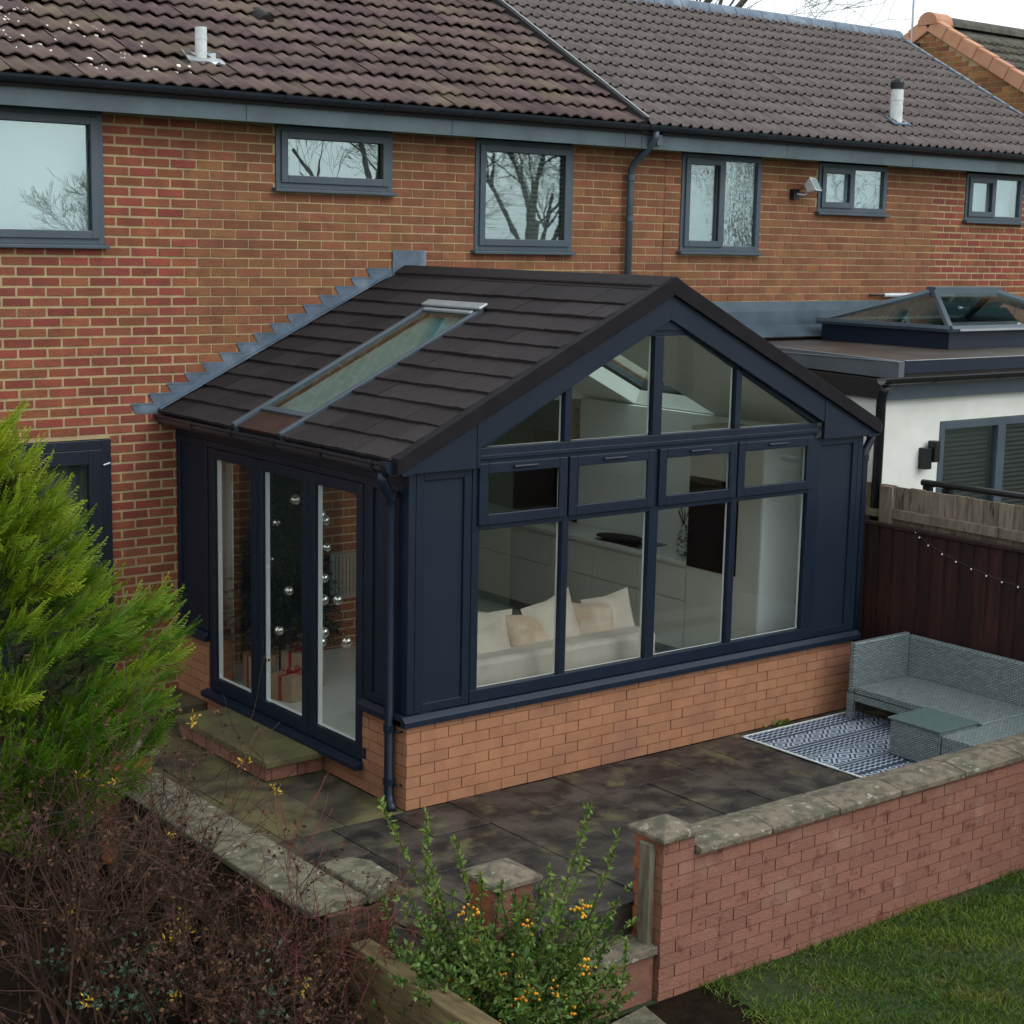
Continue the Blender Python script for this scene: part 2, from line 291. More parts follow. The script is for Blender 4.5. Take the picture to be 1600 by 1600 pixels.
def rug_mat():
    m = bpy.data.materials.new('patterned rug'); m.use_nodes = True; nt = m.node_tree; b = nt.nodes['Principled BSDF']; N = nt.nodes.new
    geo = N('ShaderNodeNewGeometry'); sx = N('ShaderNodeSeparateXYZ'); lnk(nt, geo.outputs['Position'], sx.inputs[0])
    def M1(op, a, v=None, c=None):
        n = N('ShaderNodeMath'); n.operation = op
        for i, q in enumerate((a, v, c)):
            if q is None: continue
            if isinstance(q, (int, float)): n.inputs[i].default_value = q
            else: lnk(nt, q, n.inputs[i])
        return n.outputs[0]
    X, Y = sx.outputs[0], sx.outputs[1]
    def tri(a, p): return M1('PINGPONG', a, p/2)
    # wide band of diamonds / narrow bands of zigzag, repeating every 0.42 m along Y
    ph = M1('FRACT', M1('DIVIDE', M1('ADD', Y, 10.0), .46))
    dia = M1('GREATER_THAN', M1('FRACT', M1('DIVIDE', M1('ADD', tri(X, .20), tri(Y, .15)), .05)), .44)
    zig = M1('GREATER_THAN', M1('FRACT', M1('DIVIDE', M1('ADD', Y, M1('MULTIPLY', tri(X, .06), .6)), .045)), .64)
    stp = M1('GREATER_THAN', M1('FRACT', M1('DIVIDE', Y, .04)), .72)
    wide = M1('GREATER_THAN', ph, .55); line = M1('GREATER_THAN', M1('ABSOLUTE', M1('SUBTRACT', ph, .23)), .17)
    pat = M1('ADD', M1('MULTIPLY', wide, dia), M1('MULTIPLY', M1('SUBTRACT', 1.0, wide), M1('ADD', M1('MULTIPLY', line, stp), M1('MULTIPLY', M1('SUBTRACT', 1.0, line), zig))))
    mx = N('ShaderNodeMix'); mx.data_type = 'RGBA'; lnk(nt, pat, mx.inputs[0]); mx.inputs[6].default_value = (.020, .032, .056, 1); mx.inputs[7].default_value = (.30, .36, .43, 1)
    lnk(nt, mx.outputs[2], b.inputs['Base Color']); b.inputs['Roughness'].default_value = .95; return m
MT['rug'] = rug_mat()

# ------------------------------------------------------------------ builders shared by the structures
def cut(iv, holes):
    """interval list minus hole intervals"""
    out = [iv]
    for a, b in holes:
        nxt = []
        for p, q in out:
            if b <= p or a >= q: nxt.append((p, q)); continue
            if a > p: nxt.append((p, a))
            if b < q: nxt.append((b, q))
        out = nxt
    return out
def lay(u0, u1, z0, z1, holes=(), phase=0., zph=0., joint=.010, L=.225, H=.075, keep=None, rng=None):
    """stretcher bond: list of (ua, ub, za, zb)"""
    res = []; k0 = math.floor((z0-zph)/H + 1e-6); k = k0
    while zph + k*H < z1 - .012:
        za, zb = max(z0, zph+k*H) + joint/2, min(z1, zph+(k+1)*H) - joint/2
        if zb - za > .012:
            off = phase + (k % 2)*L/2; i = math.floor((u0-off)/L)
            hs_ = [(a, b) for a, b, c, d in holes if c < zb-.004 and d > za+.004]
            while off + i*L < u1:
                a, b = max(u0, off+i*L+joint/2), min(u1, off+(i+1)*L-joint/2); i += 1
                if b - a < .02: continue
                for p, q in cut((a, b), hs_):
                    if q - p < .022: continue
                    if keep and not keep((p+q)/2, (za+zb)/2): continue
                    res.append((p, q, za, zb))
        k += 1
    return res
def slab_holes(mb, u0, u1, v0, v1, holes, n0, n1, f):
    """rectangular sheet with rectangular holes, f(u, v, n) -> world"""
    us = sorted(set([u0, u1] + [min(max(a, u0), u1) for h in holes for a in h[:2]])); vv = sorted(set([v0, v1] + [min(max(a, v0), v1) for h in holes for a in h[2:]]))
    def solid(i, j):
        if i < 0 or j < 0 or i >= len(us)-1 or j >= len(vv)-1: return False
        cu, cv = (us[i]+us[i+1])/2, (vv[j]+vv[j+1])/2
        return not any(a < cu < b and c < cv < d for a, b, c, d in holes)
    for i in range(len(us)-1):
        for j in range(len(vv)-1):
            if not solid(i, j): continue
            a, b, c, d = us[i], us[i+1], vv[j], vv[j+1]
            mb.poly([f(a, c, n1), f(b, c, n1), f(b, d, n1), f(a, d, n1)]); mb.poly([f(a, d, n0), f(b, d, n0), f(b, c, n0), f(a, c, n0)])
            if not solid(i-1, j): mb.poly([f(a, c, n0), f(a, c, n1), f(a, d, n1), f(a, d, n0)])
            if not solid(i+1, j): mb.poly([f(b, d, n0), f(b, d, n1), f(b, c, n1), f(b, c, n0)])
            if not solid(i, j-1): mb.poly([f(b, c, n0), f(b, c, n1), f(a, c, n1), f(a, c, n0)])
            if not solid(i, j+1): mb.poly([f(a, d, n0), f(a, d, n1), f(b, d, n1), f(b, d, n0)])
    return mb
MESH = {}
def unit_brick(l, h, dpt, m, side):
    key = (round(l, 3), round(h, 3), round(dpt, 3), m.name, side)
    if key not in MESH:
        me = bpy.data.meshes.new('brick'); a, b, c = (l/2, dpt, h/2)
        bx = MB().box(-a, a, 0, b, -c, c) if side == 'F' else (MB().box(0, b, -a, a, -c, c) if side == 'L' else MB().box(-b, 0, -a, a, -c, c))
        me.from_pydata(bx.v, [], bx.f); me.materials.append(m); MESH[key] = me
    return MESH[key]
def bricks(parent, items, side, plane, dpt=.05, limit=300, hidden=None, seed=1):
    """items: (ua, ub, za, zb, material). The bricks that show largest become objects, the rest one joined part per material."""
    rng = random.Random(seed); o0 = worg(parent); sc = []
    for it in items:
        ua, ub, za, zb, m = it; c = ((ua+ub)/2, plane, (za+zb)/2) if side == 'F' else (plane, (ua+ub)/2, (za+zb)/2)
        x, y, z = project(c); vis = z > 0 and -10 < x < 1610 and -10 < y < 1610 and not (hidden and hidden(c))
        sc.append(((ub-ua)*(zb-za)/z**2 if vis else 0, it, c))
    sc.sort(key=lambda t: -t[0]); rest = {}
    for i, (s, (ua, ub, za, zb, m), c) in enumerate(sc):
        out = rng.uniform(-.0025, .0025)
        if side == 'F': c = Vector((c[0], plane+out, c[2]))
        else: c = Vector((plane+out*(1 if side == 'L' else -1), c[1], c[2]))
        if i < limit and s > 0:
            o = bpy.data.objects.new('brick', unit_brick(ub-ua, zb-za, dpt, m, side)); COL.objects.link(o); o.parent = parent; o.location = c - o0
        else:
            mb = rest.setdefault(m.name, (MB(), m))[0]
            if side == 'F': mb.box(ua, ub, c.y, c.y+dpt, za, zb)
            elif side == 'L': mb.box(c.x, c.x+dpt, ua, ub, za, zb)
            else: mb.box(c.x-dpt, c.x, ua, ub, za, zb)
    for nme, (mb, m) in rest.items(): mb.build('brickwork', m, parent, kind='stuff')

TW, TL, TG = .27, .315, .268                                         # roof tile width, length, gauge
def tile_mesh(name, m, prof, seg=12, lift=.03, thick=.016):
    V = []; Fc = []
    for i in range(seg+1):
        u = TW*i/seg; h = prof(u)
        V += [(u-TW/2, 0, h+lift), (u-TW/2, TL, h), (u-TW/2, 0, h+lift-thick-(.004 if i % 2 else 0))]
    for i in range(seg):
        a, b = 3*i, 3*i+3; Fc += [(a, b, b+1, a+1), (b, a, a+2, b+2)]
    me = bpy.data.meshes.new(name); me.from_pydata(V, [], Fc); me.materials.append(m); me.polygons.foreach_set('use_smooth', [i % 2 == 0 for i in range(len(Fc))]); return me
def tiled_roof(parent, mesh, x0, x1, s1, y0, z0, pitch, hidden=None, skip=None, limit=300, seed=3, jitter=.004):
    rng = random.Random(seed); o0 = worg(parent); cp, sp = math.cos(pitch), math.sin(pitch); L = []
    for r in range(int(s1/TG)+1):
        s = r*TG; n = int(round((x1-x0)/TW))
        for c in range(n):
            x = x0 + (c+.5)*TW; p = Vector((x, y0+s*cp, z0+s*sp))
            if s + TL*.4 > s1 or (skip and skip(p)): continue
            ctr = p + Vector((0, cp, sp))*TG/2; q = project(ctr)
            L.append(((1/q[2]**2 if infr(ctr, 25) and not (hidden and hidden(ctr)) else 0), p))
    L.sort(key=lambda t: -t[0]); V0 = [v.co.copy() for v in mesh.vertices]; F0 = [tuple(p.vertices) for p in mesh.polygons]; mb = MB()
    for i, (s, p) in enumerate(L):
        dn = rng.uniform(-jitter, jitter); p = p + Vector((rng.uniform(-.003, .003), -sp*dn, cp*dn)); ry = rng.uniform(-.008, .008)
        if i < limit and s > 0:
            o = bpy.data.objects.new('tile', mesh); COL.objects.link(o); o.parent = parent; o.location = p - o0; o.rotation_euler = (pitch, ry, 0)
        else:
            n = len(mb.v); mb.v += [(p.x+v.x, p.y+v.y*cp-v.z*sp, p.z+v.y*sp+v.z*cp) for v in V0]; mb.f += [tuple(n+k for k in f) for f in F0]
    if mb.v: mb.build('tiling', mesh.materials[0], parent, kind='stuff', smooth=True)

def frame_xz(mb, x0, x1, z0, z1, wdt, y0, y1):
    mb.box(x0, x0+wdt, y0, y1, z0, z1); mb.box(x1-wdt, x1, y0, y1, z0, z1); mb.box(x0+wdt, x1-wdt, y0, y1, z0, z0+wdt); mb.box(x0+wdt, x1-wdt, y0, y1, z1-wdt, z1); return mb
def frame_yz(mb, y0, y1, z0, z1, wdt, x0, x1, bot=None):
    bot = bot or wdt
    mb.box(x0, x1, y0, y0+wdt, z0, z1); mb.box(x0, x1, y1-wdt, y1, z0, z1); mb.box(x0, x1, y0+wdt, y1-wdt, z0, z0+bot); mb.box(x0, x1, y0+wdt, y1-wdt, z1-wdt, z1); return mb
def window(parent, x0, x1, z0, z1, lights, pane, back=None, fm='winframe', y=0.0, slats=0):
    """lights: list of (fraction width, opens)"""
    fr = frame_xz(MB(), x0, x1, z0, z1, .055, y-.012, y+.06)
    ins0, ins1 = x0+.055, x1-.055; wsum = sum(l[0] for l in lights); x = ins0; res = []
    for i, (f, op) in enumerate(lights):
        xe = x + (ins1-ins0)*f/wsum
        if i < len(lights)-1: fr.box(xe-.022, xe+.022, y-.012, y+.06, z0+.055, z1-.055)
        res.append((x+(0 if i == 0 else .022), xe-(0 if i == len(lights)-1 else .022), op)); x = xe
    W_ = fr.build('window', MT[fm], parent, bevel=.004)
    for a, b, op in res:
        q = .006
        if op:
            frame_xz(MB(), a-.012, b+.012, z0+.043, z1-.043, .06, y-.03, y-.0125).build('sash', MT[fm], W_, bevel=.004); q = .05
        box('pane', MT[pane], W_, a+q-.01, b-q+.01, y+.016, y+.022, z0+.055+q-.01, z1-.055-q+.01)
    MB().prism([(x0-.03, y-.065, z0-.03), (x0-.03, y-.065, z0-.006), (x0-.03, y+.02, z0+.006), (x0-.03, y+.02, z0-.03)], (x1-x0+.05, 0, 0)).build('sill', MT[fm], W_, bevel=.003)
    if back: box('blind', MT[back], W_, x0+.06, x1-.06, y+.12, y+.13, z0+.04, z1-.04)  # backing sheet; in the dim room colour it stands in for darkness indoors
    if slats:
        n = int((z1-z0-.14)/.042)
        for i in range(n):
            zz = z0+.07+i*.042
            MB().prism([(x0+.07, y+.05, zz+.020), (x0+.07, y+.075, zz), (x0+.07, y+.0765, zz+.001), (x0+.07, y+.0515, zz+.021)], (x1-x0-.14, 0, 0)).build('slat', MT[slats], W_)
    return W_
def half_round(x0, x1, y, z, r, mb=None, n=8, th=.006):
    mb = mb or MB(); out = [(y+r*math.cos(math.pi+math.pi*i/n), z+r*math.sin(math.pi+math.pi*i/n)) for i in range(n+1)]; inn = [(y+(r-th)*math.cos(2*math.pi-math.pi*i/n), z+(r-th)*math.sin(2*math.pi-math.pi*i/n)) for i in range(n+1)]
    return mb.prism([(x0, a, b) for a, b in out+inn], (x1-x0, 0, 0))

# ------------------------------------------------------------------ ground
PATZ = 0.0
MB().poly([(-400, -400, -.52), (400, -400, -.52), (400, 400, -.52), (-400, 400, -.52)]).build('ground', MT['ground'], kind='structure')
W_, D_ = 4.36, 3.26
ALPHA = math.atan(.489)

# ------------------------------------------------------------------ terrace: two houses
PITCH = math.radians(29.1); RS = 3.38
RY, RZ = -.301 + RS*math.cos(PITCH), 4.794 + RS*math.sin(PITCH)
BZ = 3.518
def ext_hide(c):
    x, y, z = c
    if 0 < x < W_ and z < 2.33 + .489*(min(x, W_-x)+.13) + .02: return True
    if x < -.7 and z < 1.6: return True
    return False
def house(label, x0, x1, holes, tile, jx, red, seed, hide, gable_left, gable_right):
    H = thing('brick_house', ((x0+x1)/2, 0, 0), label, 'house')
    f = lambda u, v, n: (u, n, v)
    wl = slab_holes(MB(), x0, x1, 0, 4.60, holes, .25, .0055, lambda u, v, n: (u, n, v))
    wall = wl.build('wall', MT['mortar'], H)
    items = []
    for a, b, c, d in lay(x0, x1, 0, 4.59, holes, phase=-.5776, zph=BZ-.075*46, joint=.0125):
        cx = (a+b)/2; r = red(cx); items.append((a+(.004 if r else 0), b-(.004 if r else 0), c+(.0035 if r else 0), d-(.0035 if r else 0), MT['brick_red' if r else 'brick_brown']))
    bricks(wall, items, 'F', 0.0, seed=seed, hidden=hide)
    # room behind, ceiling, back and gable walls
    back = MB().box(x0+.02, x1-.02, 5.0, 5.25, 0, 4.6)
    for xx, on in ((x0, gable_left), (x1-.22, gable_right)):
        if on: back.prism([(xx, .26, 0), (xx, 5.0, 0), (xx, 5.0, 4.5), (xx, RY, RZ-.12), (xx, .26, 4.85)], (.2, 0, 0))
    back.build('back_wall', MT['brick_brown'], H)
    MB().box(x0+.23, x1-.23, .26, 4.99, 4.605, 4.64).build('ceiling', MT['room_dark'], H)
    MB().box(x0+.23, x1-.23, 2.9, 3.0, .2, 4.60).build('partition', MT['room_dark'], H)
    # roof body
    d = .045; ey, ez = -.30, 4.79 - d
    rf = MB().prism([(x0, ey, ez), (x0, RY, RZ-d), (x0, 2*RY+.3, ez), (x0, 2*RY+.3, ez-.05), (x0, RY, RZ-d-.12), (x0, ey, ez-.05)], (x1-x0, 0, 0)).build('roof', MT['under'], H)
    return H, wall, rf
def seam(xs): return xs

GL = 5.158                                                            # movement joint between the houses
holesL = [(-2.25, -.565, 3.605, 4.61), (.903, 2.02, 4.08, 4.61), (2.89, 4.0, 3.61, 4.61), (-1.50, -.55, -.1, 2.14), (1.75, 4.15, -.1, 2.25)]
HL, wallL, roofL = house('brown brick house with mossy old tiled roof behind the dark garden room', -3.4, GL-.004, holesL, None, 0, lambda x: x < .10, 11, ext_hide, True, False)
holesR = [(5.37, 6.47, 3.635, 4.61), (7.32, 8.41, 4.065, 4.61), (9.785, 10.85, 4.035, 4.61)]
HR, wallR, roofR = house('brick house with plain new brown roof tiles, right of the downpipe', GL+.004, 11.42, holesR, None, 0, lambda x: x > 9.32, 12, lambda c: c[2] < 3.1, False, True)
MB().box(GL-.004, GL+.004, .004, .2, 0, 4.6).build('movement_joint', MT['black'], HL)

def prof_old(u):
    a = (.5+.5*math.cos(2*math.pi*u/(TW/2))); return .025*a**.8
def prof_new(u):
    t = abs(((u/(TW/2)+.5) % 1) - .5)*2; return .028*max(0, math.cos(min(1, t/.42)*math.pi/2))**.7
tmo = tile_mesh('tile_old', MT['tile_old'], prof_old, seg=16, lift=.043, thick=.010); tmn = tile_mesh('tile_new', MT['tile_new'], prof_new, seg=16, lift=.035, thick=.009)
tiled_roof(roofL, tmo, 4.55-.27*30, 4.55, RS, -.325, 4.755, PITCH, seed=5, jitter=.006)
tiled_roof(roofR, tmn, 4.60, 4.60+.27*26, RS, -.325, 4.758, PITCH, seed=6, jitter=.001)
def onslope(x, s, n): return (x, -.301+s*math.cos(PITCH)-n*math.sin(PITCH), 4.772+s*math.sin(PITCH)+n*math.cos(PITCH))
def slope_bar(x0, x1, s0, s1, n0, n1): return MB().prism([onslope(x0, s0, n0), onslope(x0, s0, n1), onslope(x0, s1, n1), onslope(x0, s1, n0)], (x1-x0, 0, 0))
slope_bar(4.535, 4.60, -.02, RS, -.02, .085).build('dry_verge', MT['under'], roofR)
slope_bar(4.585, 4.60, -.02, RS, .0855, .091).build('verge_trim', MT['steel'], roofR)
rr = random.Random(4)
for k in range(26):                                                   # end caps at the far gable verge
    s0 = k*TG/2
    slope_bar(11.60, 11.66, s0+.004, s0+TG/2-.004, -.09, .05+rr.uniform(0, .004)).build('verge_cap', MT['lead'], roofR)
for k in range(16):                                                   # ridge tiles over both roofs
    xa = 4.62 + k*.44; pts = [(xa, RY+.13*math.cos(q), RZ-.06+.13*math.sin(q)) for q in [math.pi*i/8 for i in range(9)]]
    MB().prism(pts, (.43, 0, 0)).build('ridge_tile', MT['lead'], roofR, smooth=False)
for k in range(18):
    xa = -3.4 + k*.44; pts = [(xa, RY+.13*math.cos(q), RZ-.06+.13*math.sin(q)) for q in [math.pi*i/8 for i in range(9)]]
    MB().prism(pts, (.43, 0, 0)).build('ridge_tile', MT['tile_old'], roofL)
# lichen flecks on the old roof, left end
lm = MB(); r5 = random.Random(9)
for (cx, cs, n, sx, ss) in ((-1.05, 1.05, 12, .16, .12), (-1.25, .80, 14, .14, .12), (-1.1, .50, 8, .2, .08), (-.45, .80, 8, .15, .08), (-.25, .45, 9, .16, .1), (-.75, .22, 4, .1, .03), (-1.3, 1.25, 8, .12, .1), (.05, .25, 3, .1, .03)):
    for _ in range(int(n*1.5)):
        x, s = r5.gauss(cx, sx), r5.gauss(cs, ss); fs = (s+.02) % TG
        if s < .02: continue
        u = (x-(4.55-.27*30)) % TW; nn = prof_old(u)+.043*(1-fs/TL)+.004
        a, b = r5.uniform(.012, .026), r5.uniform(.010, .026); g = [(x+a*math.cos(q), s+b*math.sin(q)) for q in [2*math.pi*i/6 for i in range(6)]]
        lm.poly([onslope(gx, gs, nn-.018+.004) for gx, gs in g]); lm.prism([onslope(gx, gs, nn-.018) for gx, gs in g], tuple(Vector(onslope(0, 0, .010))-Vector(onslope(0, 0, 0))))
lm.build('lichen', MT['lichen'], roofL, kind='stuff')

# eaves: soffit, fascia, gutter, brackets
for H, xa, xb in ((HL, -3.4, 4.60), (HR, 4.60, 11.55)):
    box('soffit', MT['anth_dull'], H, xa+.002, xb-.002, -.24, -.001, 4.585, 4.60)
    ln = [xa]
    while ln[-1] < xb-.01: ln.append(min(xb, ln[-1]+1.95))
    for p, q in zip(ln, ln[1:]): box('fascia', MT['fascia'], H, p+.002, q-.002, -.262, -.241, 4.562, 4.765, bevel=.003)
    g = half_round(xa+.01, xb-.01, -.322, 4.775, .056).build('gutter', MT['gutter'], H, smooth=False)
    x = xa+.5
    while x < xb:
        half_round(x, x+.035, -.322, 4.776, .0605, th=.004).build('gutter_bracket', MT['gutter'], g); x += .92
# downpipe with swan neck at the party line
dp = MB().tube([(4.72, -.322, 4.72), (4.72, -.32, 4.66), (4.70, -.24, 4.56), (4.67, -.10, 4.44), (4.665, -.062, 4.38), (4.66, -.06, 4.2), (4.66, -.06, 3.0)], .034, 10).build('downpipe', MT['winframe'], HL, smooth=True)
for z in (4.28, 3.9): MB().lathe((4.66, -.06, z), [(.041, 0), (.041, .05)], 12).build('pipe_collar', MT['winframe'], dp)
box('pipe_bracket', MT['fascia'], HL, 4.76, 4.82, -.30, -.263, 4.60, 4.72)
# upstairs windows
w1 = window(HL, -2.25, -.565, 3.605, 4.58, [(1, True)], 'gl_up', back='blind_white')
w2 = window(HL, .903, 2.02, 4.08, 4.575, [(1, True)], 'gl_up', back='room_dark')
w3 = window(HL, 2.89, 4.0, 3.61, 4.572, [(1, True)], 'gl_up', back='room_dark', slats='blind_white')
w4 = window(HR, 5.37, 6.47, 3.635, 4.57, [(.52, True), (.48, False)], 'gl_wavy', back='room_dark')
w5 = window(HR, 7.32, 8.41, 4.065, 4.565, [(.5, True), (.5, False)], 'gl_up', back='frost')
w6 = window(HR, 9.785, 10.85, 4.035, 4.56, [(.5, True), (.5, False)], 'gl_up', back='frost')
# back door on the left
dr = frame_xz(MB(), -1.50, -.55, 0.05, 2.135, .075, -.015, .06).build('door', MT['door_dark'], HL, bevel=.004)
frame_xz(MB(), -1.425, -.625, .06, 2.06, .11, -.02, .03).build('door_leaf', MT['door_dark'], dr, bevel=.004)
box('door_panel', MT['door_dark'], dr, -1.315, -.735, -.005, .02, .17, .85)
box('pane', MT['gl_room'], dr, -1.315, -.735, .0, .006, .86, 1.95)
box('blind', MT['dusk'], dr, -1.40, -.65, .10, .11, .1, 2.05)  # dark sheet behind the pane, painted as the unlit hall
MB().tube([(-.665, -.05, 1.02), (-.665, -.05, 1.0), (-.79, -.055, 1.0)], .011, 8).build('handle', MT['steel'], dr)
MB().tube([(-.62, -.03, 1.94), (-.57, -.035, 1.955)], .008, 6).build('closer', MT['steel'], dr)
# pipes through the roofs
def flue(house_roof, x, s, h, r, m, cap, cowl=None):
    p = Vector(onslope(x, s, .02))
    fl = MB().lathe(p - Vector((0, 0, .06)), [(r, 0), (r, .06+h*.62), (r*1.06, .06+h*.62), (r*1.06, .06+h*.66), (r, .06+h*.66), (r, .06+h)], 18).build('flue_pipe', m, house_roof, smooth=False)
    if cowl: MB().lathe(p + Vector((0, 0, h)), [(r*1.12, -.02), (r*1.14, .05), (r*1.0, .075), (r*.6, .10), (.002, .112)], 18).build('flue_cowl', cowl, house_roof, smooth=False)
    fl2 = MB(); rng = random.Random(int(x*100))
    n = 10; top = [onslope(x-.16+.32*i/n, s-.11+rng.uniform(-.012, .012), prof_old(i*.05)*.9+.02) for i in range(n+1)]; bot = [onslope(x-.15+.30*i/n, s+.07, prof_old(i*.05)*.9+.028) for i in range(n+1)]
    fl2.prism(top + bot[::-1], tuple(Vector(onslope(0, 0, .012))-Vector(onslope(0, 0, 0)))); fl2.build('flashing', cap, house_roof)
flue(roofL, .33, .52, .24, .046, MT['white_plastic'], MT['steel'])
flue(roofR, 8.72, .56, .37, .068, MT['white_plastic'], MT['lead'], MT['black'])
# hooded vent tile on the old roof
p = onslope(1.35, 1.45, .02); vt = MB()
arc = [(math.cos(math.pi*i/8), math.sin(math.pi*i/8)) for i in range(9)]
vt.prism([onslope(1.35+.075*a, 1.42, .02+.075*b) for a, b in arc], tuple(Vector(onslope(0, .22, -.03))-Vector(onslope(0, 0, 0)))); vt.build('vent_hood', MT['under'], roofL)
slope_bar(1.20, 1.52, 1.37, 1.43, .01, .03).build('vent_flange', MT['tile_old'], roofL)
# overflow pipe on the neighbour wall
MB().tube([(8.42, -.04, 3.20), (9.62, -.04, 3.205)], .022, 8).build('overflow_pipe', MT['white_plastic'], HR)
MB().tube([(8.2, -.03, 3.205), (8.42, -.04, 3.20)], .012, 6).build('overflow_joint', MT['black'], HR)

# far house along the terrace
FX = 13.0; AY, AZ = 3.19, 6.83; FS = .567
FH = thing('brick_house', (FX+3, 3.2, 0), 'far brick gable end with orange verge tiles behind the new roof', 'house')
gb = MB().prism([(FX, AY-5, 0), (FX, AY+5, 0), (FX, AY+5, AZ-5*FS-.12), (FX, AY, AZ-.12), (FX, AY-5, AZ-5*FS-.12)], (.25, 0, 0)).build('wall', MT['mortar'], FH)
it = [(a, b, c, d, MT['brick_far']) for a, b, c, d in lay(AY-4.9, AY+2, 4.2, AZ-.16, phase=.03, zph=0, joint=.012, keep=lambda u, z: z < AZ-.17-FS*abs(u-AY)-.03)]
bricks(gb, it, 'L', FX-.006, dpt=.03, limit=300, seed=21, hidden=lambda c: c[2] < 5.1)
fr_ = MB().prism([(FX-.02, AY-5.2, AZ-5.2*FS-.06), (FX-.02, AY, AZ-.06), (FX-.02, AY+5.2, AZ-5.2*FS-.06), (FX-.02, AY+5.2, AZ-5.2*FS-.16), (FX-.02, AY, AZ-.16), (FX-.02, AY-5.2, AZ-5.2*FS-.16)], (8, 0, 0)).build('roof', MT['tile_far'], FH)
ang = math.atan(FS); ca, sa = math.cos(ang), math.sin(ang)
for sgn in (-1, 1):
    for k in range(12 if sgn < 0 else 6):
        s0, s1 = .06+k*.30, .06+(k+1)*.30-.006; q = lambda s, n: (AY+sgn*(s*ca+n*sa), AZ-.02-s*sa+n*ca)
        a, b, c, d = q(s0, .055), q(s1, .055+.012), q(s1, -.13), q(s0, -.13)
        MB().prism([(FX-.055, *a), (FX-.055, *b), (FX-.055, *c), (FX-.055, *d)], (.14, 0, 0)).build('verge_tile', MT['terracotta'], fr_, bevel=.012)
MB().prism([(FX-.065, AY+.17*math.cos(t), AZ-.08+.17*math.sin(t)) for t in [math.pi*i/8 for i in range(9)]], (.35, 0, 0)).build('ridge_end', MT['terracotta'], fr_)
for k in range(14):
    MB().prism([(FX+.29+k*.45, AY+.14*math.cos(t), AZ-.08+.14*math.sin(t)) for t in [math.pi*i/8 for i in range(9)]], (.44, 0, 0)).build('ridge_tile', MT['tile_far'], fr_)
fmsh = tile_mesh('tile_far', MT['tile_far'], prof_old, seg=10, lift=.04, thick=.03)
tiled_roof(fr_, fmsh, FX+.09, FX+.09+.27*28, 5.7, AY-5.2, AZ-5.2*FS-.05, ang, limit=200, seed=8)
am = thing('aerial_pole', (FX-.05, 3.45, 5.6), 'thin aerial pole fixed to the far brick gable', 'aerial')
MB().tube([(FX-.05, 3.45, 5.7), (FX-.05, 3.462, 8.3)], .016, 6).build('pole', MT['steel'], am)
MB().box(FX-.05, FX-.005, 3.34, 3.44, 6.28, 6.52).build('bracket', MT['fence_dark'], am)
# floodlight
fl = thing('floodlight', (7.02, -.001, 4.28), 'white floodlight on a bracket left of the small neighbour window', 'floodlight')
box('wall_plate', MT['black'], fl, 6.90, 6.98, -.06, -.002, 4.18, 4.28)
MB().tube([(6.94, -.06, 4.23), (7.0, -.12, 4.22), (7.03, -.13, 4.26)], .012, 6).build('arm', MT['steel'], fl)
c0 = Vector((7.06, -.15, 4.31)); Rm = Matrix.Rotation(.45, 3, 'Z') @ Matrix.Rotation(-.5, 3, 'X')
def rb(c, R, hx, hy, hz, tap=1.0):
    m = MB(); pts = []
    for sz in (-1, 1):
        for a, b in ((-1, -1), (1, -1), (1, 1), (-1, 1)):
            t = tap if b > 0 else 1; pts.append(c + R @ Vector((a*hx*t, b*hy, sz*hz*t)))
    m.v = [tuple(p) for p in pts]; m.f = [(0, 3, 2, 1), (4, 5, 6, 7), (0, 1, 5, 4), (1, 2, 6, 5), (2, 3, 7, 6), (3, 0, 4, 7)]; return m
rb(c0, Rm, .115, .05, .075, .6).build('housing', MT['white_plastic'], fl, bevel=.006)
rb(c0 + Rm @ Vector((0, -.052, 0)), Rm, .098, .003, .06).build('lens', MT['lamp_glass'], fl)

# ------------------------------------------------------------------ garden room (conservatory)
GR = thing('garden_room', (W_/2, -D_/2, 0), 'dark blue grey garden room with glazed gable and charcoal pitched roof', 'conservatory')
# dwarf wall
DW = MB()
DW.box(.0085, W_-.0085, -D_+.0085, -D_+.20, 0, .572); DW.box(.0085, .20, -D_+.20, -2.735, 0, .572); DW.box(.0085, .20, -.525, -.001, 0, .572)
DW.box(.0085, .20, -2.735, -.525, 0, .165); DW.box(W_-.20, W_-.0085, -D_+.20, -.001, 0, .572)
dwarf = DW.build('dwarf_wall', MT['paint_joint'], GR)
it = [(a, b, c, d, MT['paint_brick']) for a, b, c, d in lay(0, W_, 0, .572, phase=-.1125, zph=0, joint=.006)]
bricks(dwarf, it, 'F', -D_, seed=31)
it = [(a, b, c, d, MT['paint_brick']) for a, b, c, d in lay(-D_+.052, -2.735, 0, .572, phase=-D_, zph=0, joint=.006)] + [(a, b, c, d, MT['paint_brick']) for a, b, c, d in lay(-.525, -.001, 0, .572, phase=-D_, zph=0, joint=.006)]
it += [(a, b, c, d, MT['paint_brick']) for a, b, c, d in lay(-2.735, -.525, 0, .165, phase=-D_, zph=0, joint=.006)]
bricks(dwarf, it, 'L', 0, seed=32)
it = [(a, b, c, d, MT['paint_brick']) for a, b, c, d in lay(-D_+.052, -.001, 0, .572, phase=-D_, zph=0, joint=.006)]
bricks(dwarf, it, 'R', W_, seed=33)
